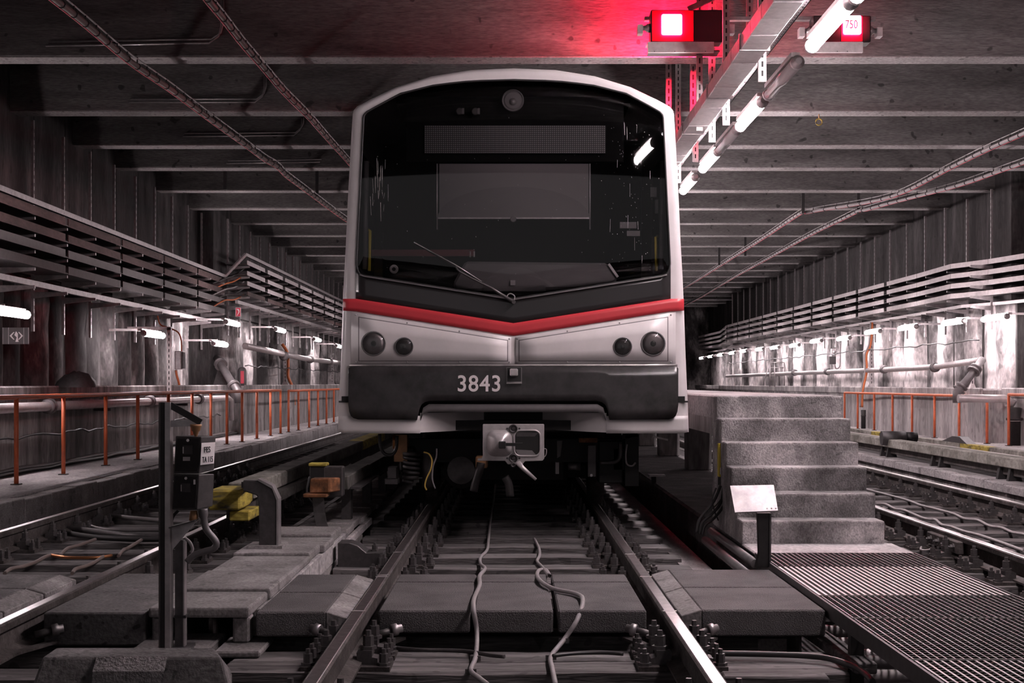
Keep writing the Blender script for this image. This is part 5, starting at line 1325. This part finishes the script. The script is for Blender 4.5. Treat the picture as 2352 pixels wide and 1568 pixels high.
# wiper
wp = MB().tube([FP(1177, 692, .05), FP(1130, 662, .055), FP(1085, 640, .055), FP(1056, 624, .055), FP(1050, 618, .05), FP(1046, 608, .04)], [.014, .010, .008, .007, .007, .006], 8).build('wiper_arm', 'under_grey', train)
MB().bar(FP(951, 556, .026), FP(1106, 646, .03), .008, .016, (0, 0, 1)).build('wiper_blade', 'rubber', wp)
MB().tube([FP(951, 556, .036), FP(1046, 608, .045), FP(1106, 646, .038)], .004, 6).build('blade_holder', 'galvanised', wp)
MB().cyl(FP(1180, 693, .07), FP(1180, 693, 0), .016, 12).build('wiper_pivot', 'under_grey', wp)
MB().tube(smooth_path([FP(x, y, .03) for x, y in ((1172, 690), (1165, 680), (1172, 674), (1182, 680), (1180, 690))]), .005, 6).build('washer_hose', 'cable_grey', wp)
# top lamp, small lamps, display (behind the glass)
def BP(px, py, d): # point behind the glass on the same line of sight
    v = FP(px, py); return P(px, py, v.y + d)
c = BP(1178, 231, .05)
tl = MB().lathe(c, (0, -1, 0), [(0, .09), (.012, .09), (.016, .082), (.006, .08)], 26).build('top_headlight', 'train_grey', train)
MB().lathe(c, (0, -1, 0), [(.004, .08), (.01, .06), (.014, .002)], 26).build('reflector', 'blind_grey', tl)
MB().lathe(c + Vector((0, 0, -.012)), (0, -1, 0), [(.012, .03), (.03, .026), (.038, .004)], 14).build('bulb', 'galvanised', tl)
for px in (1056, 1092):
    c = BP(px, 256, .05)
    sl_ = MB().lathe(c, (0, -1, 0), [(0, .03), (.012, .03), (.014, .024)], 14).build('small_lamp', 'under_grey', train)
    MB().box(c.x + .018, c.x + .036, c.y - .02, c.y, c.z - .024, c.z + .024).build('lamp_cap', 'train_grey', sl_)
a = BP(975, 352, .07); b = BP(1391, 288, .07)
MB().box(a.x, b.x, a.y, a.y + .03, a.z, b.z).build('destination_display', 'led_matrix', train)
MB().box(a.x - .15, b.x + .15, a.y + .04, a.y + .08, a.z - .06, b.z + .24).build('display_mask', 'interior_dark', train)
# cab: blind with rods, dashboard, poles, back wall
a = BP(1009, 501, .12); b = BP(1352, 376, .12)
bl = MB().box(a.x, b.x, a.y, a.y + .006, a.z, b.z).build('sun_blind', 'blind_grey', train)
arc = [(1180 + 175 * math.cos(PI * (k / 24)), 501 - 73 * math.sin(PI * (k / 24))) for k in range(25)]
MB().prism([(BP(x, y, .115).x, BP(x, y, .115).z) for x, y in arc], 'y', a.y - .004, a.y - .002).build('blind_arc', 'dash_grey', bl)
MB().box(a.x - .01, b.x + .01, a.y - .01, a.y + .012, a.z - .006, a.z + .006).build('blind_bar', 'galvanised', bl)
for px in (1004, 1355):
    MB().cyl(BP(px, 376, .11), BP(px, 527, .11), .0055, 8).build('blind_rod', 'galvanised_pale', bl)
MB().lathe(BP(1179, 503, .12), (0, -1, 0), [(0, .026), (.008, .022)], 14).build('blind_grip', 'train_grey', bl)
da = FP(1179, 600); 
MB().prism([(BP(1068, 599, .2).x, BP(1068, 599, .2).z), (BP(1395, 603, .2).x, BP(1395, 603, .2).z), (BP(1420, 640, .2).x, BP(1420, 640, .2).z), (BP(1400, 662, .2).x, BP(1400, 662, .2).z), (BP(1045, 668, .2).x, BP(1045, 668, .2).z), (BP(1040, 650, .2).x, BP(1040, 650, .2).z)], 'y', T0 + .24, T0 + .7).build('dashboard', 'dash_grey', train, .02)
arc = [(1182 + 72 * math.cos(PI * k / 16), 668 - 56 * math.sin(PI * k / 16)) for k in range(17)]
MB().prism([(BP(x, y, .18).x, BP(x, y, .18).z) for x, y in arc], 'y', T0 + .20, T0 + .24).build('dash_hood', 'blind_grey', train)
c = BP(1178, 649, .17)
MB().box(c.x - .02, c.x + .02, c.y, c.y + .01, c.z - .02, c.z + .02).build('dash_label', 'galvanised', train)
MB().box(-1.2, 1.2, T0 + 1.7, T0 + 1.75, .8, 3.32).build('cab_back_wall', 'interior_dark', train)
for s in (-1, 1): MB().box(.012 + s * 1.30 - .01, .012 + s * 1.30 + .01, T0 + .3, T0 + 1.7, .8, 3.08).build('cab_side', 'interior_dark', train)
MB().box(-1.3, 1.3, T0 + .16, T0 + 1.7, 1.66, 1.70).build('cab_floor', 'interior_dark', train)
MB().box(-.95, .97, T0 + .2, T0 + 1.7, 3.40, 3.43).build('cab_roof', 'interior_dark', train)
for px, top in ((848, 530), (1508, 545)):
    p0 = BP(px, 622, .22); p1 = BP(px + (2 if px < 1179 else -2), top, .22)
    MB().tube([p0, p1, p1 + Vector((-.02 if px < 1179 else .02, .02, .012))], .013, 8).build('grab_pole', 'yellow_paint', train)
for px, s in ((838, -1), (1518, 1)):
    MB().cyl(BP(px, 618, .15), BP(px + 4, 370, .15), .02, 8).build('cab_pillar', 'train_grey', train)
MB().box(BP(855, 0, .5).x, BP(1090, 0, .5).x, T0 + .5, T0 + .55, BP(0, 604, .5).z, BP(0, 590, .5).z).build('red_shelf', 'shelf_red', train)
MB().tube([BP(860, 578, .5), BP(1080, 576, .5)], .006, 6).build('shelf_rail', 'under_grey', train)
for px in (868, 972, 1080, 1089): MB().cyl(BP(px, 590, .5), BP(px, 577, .5), .007, 6).build('shelf_stud', 'galvanised_pale', train)
c = BP(905, 618, .1)
MB().lathe(c, (0, -1, 0), [(0, .036), (.008, .036), (.010, .026), (.006, .02)], 20).build('round_badge', 'sign_white', train)
MB().lathe(c + Vector((0, -.011, 0)), (0, -1, 0), [(0, .016), (.002, .014)], 16).build('badge_mark', 'ink_black', train)
# equipment glimpsed through the right of the windscreen
for (x0, y0, x1, y1, mt) in ((1494, 430, 1508, 452, 'galvanised_pale'), (1505, 458, 1512, 490, 'galvanised'), (1496, 545, 1504, 600, 'train_grey'), (1424, 510, 1462, 524, 'blind_grey'), (1440, 530, 1470, 542, 'train_grey')):
    p0 = BP(x0, y1, .4); p1 = BP(x1, y0, .4)
    MB().box(p0.x, p1.x, p0.y, p0.y + .05, p0.z, p1.z).build('cab_fitting', mt, train)
p0 = BP(1398, 606, .2); p1 = BP(1419, 636, .2)
MB().bar(p0, p1, .018, .018, (0, 1, 0)).build('dash_edge_light', 'galvanised_pale', train)

# ------------------------------------------------------------------ coupler
CY = 10.95
cp = MB()
def c2(px, py): v = P(px, py, CY); return (v.x, v.z)
plate = [c2(1109, 974), c2(1250, 974), c2(1250, 1053), c2(1246, 1058), c2(1206, 1059), c2(1200, 1066), c2(1166, 1066), c2(1160, 1058), c2(1097, 1058), c2(1097, 1053), c2(1106, 1052), c2(1109, 1046)]
cpl = MB().prism(plate, 'y', CY, CY + .07).build('coupler_plate', 'coupler_alu', train, .004)
def rrect(x0, y0, x1, y1, r, n=5):
    pts = []
    for cx, cy, a0 in ((x1 - r, y0 + r, -90), (x1 - r, y1 - r, 0), (x0 + r, y1 - r, 90), (x0 + r, y0 + r, 180)):
        for k in range(n + 1):
            t = math.radians(a0 + 90 * k / n); pts.append((cx + r * math.cos(t), cy + r * math.sin(t)))
    return pts
# cone: frustum with rounded base
base = [P(x, y, CY) for x, y in rrect(1118, 987, 1177, 1048, 18)]
tip = [P(x, y, CY - .16) for x, y in rrect(1136, 1005, 1158, 1030, 5)]
n = len(base)
MB().add(base + tip, [(i, (i + 1) % n, n + (i + 1) % n, n + i) for i in range(n)] + [tuple(range(n, 2 * n))], True).build('cone', 'coupler_alu', cpl)
MB().prism([c2(x, y) for x, y in rrect(1181, 988, 1241, 1047, 14)], 'y', CY - .006, CY - .003).build('cup_opening', 'under_black', cpl)
ring = [P(x, y, CY - .008) for x, y in rrect(1181, 988, 1241, 1047, 14)]
MB().tube(ring + [ring[0]], .008, 6, False).build('cup_rim', 'coupler_alu', cpl)
p0 = P(1190, 990, CY - .010); p1 = P(1234, 1000, CY - .010)
MB().prism([c2(1186, 991), c2(1237, 993), c2(1228, 1002), c2(1186, 1002)], 'y', CY - .010, CY - .007).build('cup_flange', 'under_grey', cpl)
MB().prism([c2(1184, 1032), c2(1222, 1034), c2(1232, 1045), c2(1190, 1045)], 'y', CY - .010, CY - .007).build('cup_flange', 'train_grey', cpl)
MB().box(*sorted((P(1146, 0, CY).x, P(1162, 0, CY).x)), CY - .21, CY - .1, P(0, 1027, CY).z, P(0, 1011, CY).z).build('hook_block', 'under_black', cpl, .006)
MB().box(*sorted((P(1160, 0, CY).x, P(1200, 0, CY).x)), CY - .17, CY - .13, P(0, 1022, CY).z, P(0, 1015, CY).z).build('hook_bar', 'under_black', cpl)
for py in (984, 1052):
    c = P(1179, py, CY)
    MB().lathe(c, (0, -1, 0), [(0, .036), (.018, .034), (.020, .026), (.008, .024), (.008, .012), (.014, .010)], 18).build('centre_bolt', 'under_grey', cpl)
    for dx in (-14, 14): MB().lathe(P(1179 + dx, py, CY), (0, -1, 0), [(0, .009), (.006, .008)], 8).build('screw', 'under_grey', cpl)
MB().lathe(P(1179, 1067, CY), (0, -1, 0), [(0, .022), (.02, .02), (.022, .012), (.012, .01)], 14).build('lower_bolt', 'under_grey', cpl)
MB().tube([P(1190, 1062, CY - .02), P(1200, 1074, CY - .04), P(1231, 1101, CY - .06)], [.022, .018, .011], 10).build('lever', 'coupler_alu', cpl)
MB().tube(smooth_path([P(x, y, CY + .05) for x, y in ((1250, 1030), (1255, 1032), (1254, 1044), (1249, 1050))]), .004, 6).build('thin_loop', 'cable_grey', cpl)
MB().cyl((.012, CY + .06, .6), (.012, T0 + 1.2, .6), .09, 14).build('coupler_shank', 'under_black', cpl)
# ------------------------------------------------------------------ bogie and underframe
bo = MB().box(-.95, .97, 12.1, 12.3, .42, .62).build('bogie_frame', 'under_black', train)
for s in (-1, 1):
    x = .012 + s * .755
    MB().lathe((x - .065, 12.9, .42), (1, 0, 0), [(0, .40), (.02, .42), (.03, .45), (.05, .45), (.13, .42)], 28).build('wheel', 'rust_steel', train)
    MB().box(x + s * .16 - .07, x + s * .16 + .07, 12.0, 14.6, .34, .56).build('bogie_beam', 'under_black', train, .02)
    MB().lathe((x + s * .10, 12.9, .42), (s, 0, 0), [(0, .13), (.1, .13), (.12, .09)], 16).build('axle_box', 'under_grey', train)
MB().cyl((-.75, 12.9, .42), (.77, 12.9, .42), .08, 12).build('axle', 'under_grey', train)
MB().box(-.5, .5, 12.5, 13.6, .2, .55).build('traction_motor', 'under_black', train, .04)
MB().box(-1.1, 1.1, 14.0, 27, .16, .72).build('underfloor_boxes', 'under_black', train)
def ut(pts, Y): return smooth_path([P(x, y, Y) for x, y in pts])
hx = []
for k in range(61):
    t = k / 60; a = 2 * PI * 4.5 * t; c0 = P(945, 1044, 11.9); c1 = P(945, 1092, 11.9)
    c = c0.lerp(c1, t); hx.append(c + Vector((.062 * math.cos(a), .062 * math.sin(a), 0)))
sp_ = MB().tube(hx, .014, 8).build('coil_spring', 'dark_steel', train)
MB().cyl(P(945, 1038, 11.9), P(945, 1046, 11.9), .075, 14).build('spring_cap', 'under_grey', sp_)
MB().cyl(P(943, 1092, 11.9), P(943, 1100, 11.9), .07, 14).build('spring_seat', 'under_grey', sp_)
MB().cyl(P(938, 1100, 11.9), P(936, 1108, 11.9), .05, 10).build('spring_foot', 'dark_steel', sp_)
MB().tube(ut([(973, 1038), (985, 1042), (992, 1056), (990, 1076), (980, 1098), (976, 1115), (980, 1125)], 11.7), .007, 6).build('yellow_wire', 'yellow_wire', train)
MB().tube(ut([(1003, 1030), (1002, 1050), (995, 1070), (993, 1100), (1000, 1122)], 11.7), .007, 6).build('brake_wire', 'cable_grey', train)
MB().cyl(P(983, 1040, 11.9), P(983, 1118, 11.9), .05, 12).build('damper', 'under_grey', train)
MB().lathe(P(1060, 1078, 12.2), (0, -1, 0), [(0, .16), (.05, .16), (.06, .12), (.12, .12)], 20).build('compressor', 'under_grey', train)
MB().box(P(905, 0, 11.9).x, P(935, 0, 11.9).x, 11.9, 12.1, P(0, 1060, 11.9).z, P(0, 998, 11.9).z).build('yellow_dust_box', 'brass_bell', train)
MB().cyl(P(905, 998, 11.7), P(905, 1030, 11.7), .012, 8).build('copper_tube', 'copper', train)
MB().tube(ut([(872, 996), (874, 1025), (884, 1042), (900, 1044), (910, 1030), (912, 1000)], 11.6), .014, 8).build('air_hose', 'cable_black', train)
MB().box(P(893, 0, 11.8).x, P(912, 0, 11.8).x, 11.7, 11.95, P(0, 1096, 11.8).z, P(0, 1072, 11.8).z).build('sensor_block', 'dark_steel', train)
MB().box(P(886, 0, 11.8).x, P(915, 0, 11.8).x, 11.72, 11.9, P(0, 1110, 11.8).z, P(0, 1098, 11.8).z).build('sensor_foot', 'dark_steel', train)
MB().tube(ut([(1105, 1062), (1100, 1085), (1092, 1110), (1088, 1128)], 11.5), .035, 10).build('air_hose', 'under_grey', train)
MB().box(P(1092, 0, 11.5).x, P(1120, 0, 11.5).x, 11.5, 11.7, P(0, 1075, 11.5).z, P(0, 1048, 11.5).z).build('rusty_block', 'brass_bell', train, .01)
MB().tube(ut([(1160, 1095), (1168, 1110), (1172, 1140)], 11.6), .035, 10).build('air_hose', 'under_grey', train)
MB().box(P(1350, 0, 11.8).x, P(1369, 0, 11.8).x, 11.8, 11.9, P(0, 1095, 11.8).z, P(0, 1022, 11.8).z).build('hanger_plate', 'under_grey', train, .004)
MB().lathe(P(1358, 1091, 11.79), (0, -1, 0), [(0, .016), (.012, .012)], 8).build('plate_bolt', 'galvanised', train)
MB().prism([c2(1287, 1022), c2(1301, 1022), c2(1296, 1060), c2(1288, 1065)], 'y', 11.8, 11.85).build('hanger_plate', 'under_grey', train)
MB().box(P(1330, 0, 11.9).x, P(1372, 0, 11.9).x, 11.9, 12.0, P(0, 1016, 11.9).z, P(0, 1006, 11.9).z).build('rusty_block', 'rust_orange', train)
MB().cyl(P(1305, 1071, 11.9), P(1333, 1071, 11.9), .035, 12).build('brake_cylinder', 'under_grey', train)
MB().box(P(1276, 0, 11.8).x, P(1284, 0, 11.8).x, 11.8, 11.9, P(0, 1088, 11.8).z, P(0, 1062, 11.8).z).build('brake_lug', 'train_grey', train)
MB().box(P(1375, 0, 12).x, P(1432, 0, 12).x, 12, 12.3, P(0, 1110, 12).z, P(0, 1012, 12).z).build('cover_box', 'under_black', train, .01)
MB().tube(ut([(1424, 1015), (1424, 1045), (1418, 1058), (1402, 1062), (1378, 1062)], 11.8), .018, 10).build('bent_pipe', 'under_grey', train)
MB().box(P(1436, 0, 11.9).x, P(1467, 0, 11.9).x, 11.9, 12.2, P(0, 1116, 11.9).z, P(0, 998, 11.9).z).build('shoe_beam', 'under_black', train)
MB().tube(ut([(1440, 1020), (1437, 1045), (1440, 1065), (1452, 1070), (1460, 1062)], 11.8), .008, 6).build('shoe_cable', 'cable_grey', train)
MB().prism([c2(1450, 1010), c2(1490, 1003), c2(1490, 1012), c2(1470, 1016), c2(1452, 1020)], 'y', 11.9, 12.0).build('shoe_arm', 'under_black', train)
MB().hexa([P(1498, 1004, 11.9), P(1534, 1012, 11.9), P(1534, 1012, 12.1), P(1498, 1004, 12.1)], [P(1500, 1000, 11.9), P(1535, 1008, 11.9), P(1535, 1008, 12.1), P(1500, 1000, 12.1)]).build('contact_shoe', 'galvanised_pale', train)

# dried splashes on the windscreen
rn = random.Random(11); m = MB()
for i in range(150):
    if i < 95: px, py = rn.gauss(1455, 40), rn.uniform(280, 620)
    else: px, py = rn.uniform(860, 1500), rn.uniform(260, 640)
    if not 845 < px < 1515: continue
    L = rn.choice((1.5, 1.5, 2, 2, 3, 18, 30) if i < 60 else (1.5, 1.5, 2)); w = rn.uniform(.0006, .0017)
    a = FP(px, py, .0075); b = FP(px + rn.uniform(-1, 1), min(py + L, 640), .0075)
    m.bar(a, b, w * 2, .0008, (0, 1, 0))
for i in range(22):
    px = rn.gauss(872, 10); py = rn.uniform(340, 470); m.bar(FP(px, py, .0075), FP(px + rn.uniform(-3, 3), py + rn.uniform(10, 50), .0075), .0018, .0008, (0, 1, 0))
m.build('dried_splashes', 'splash', train)['kind'] = 'stuff'
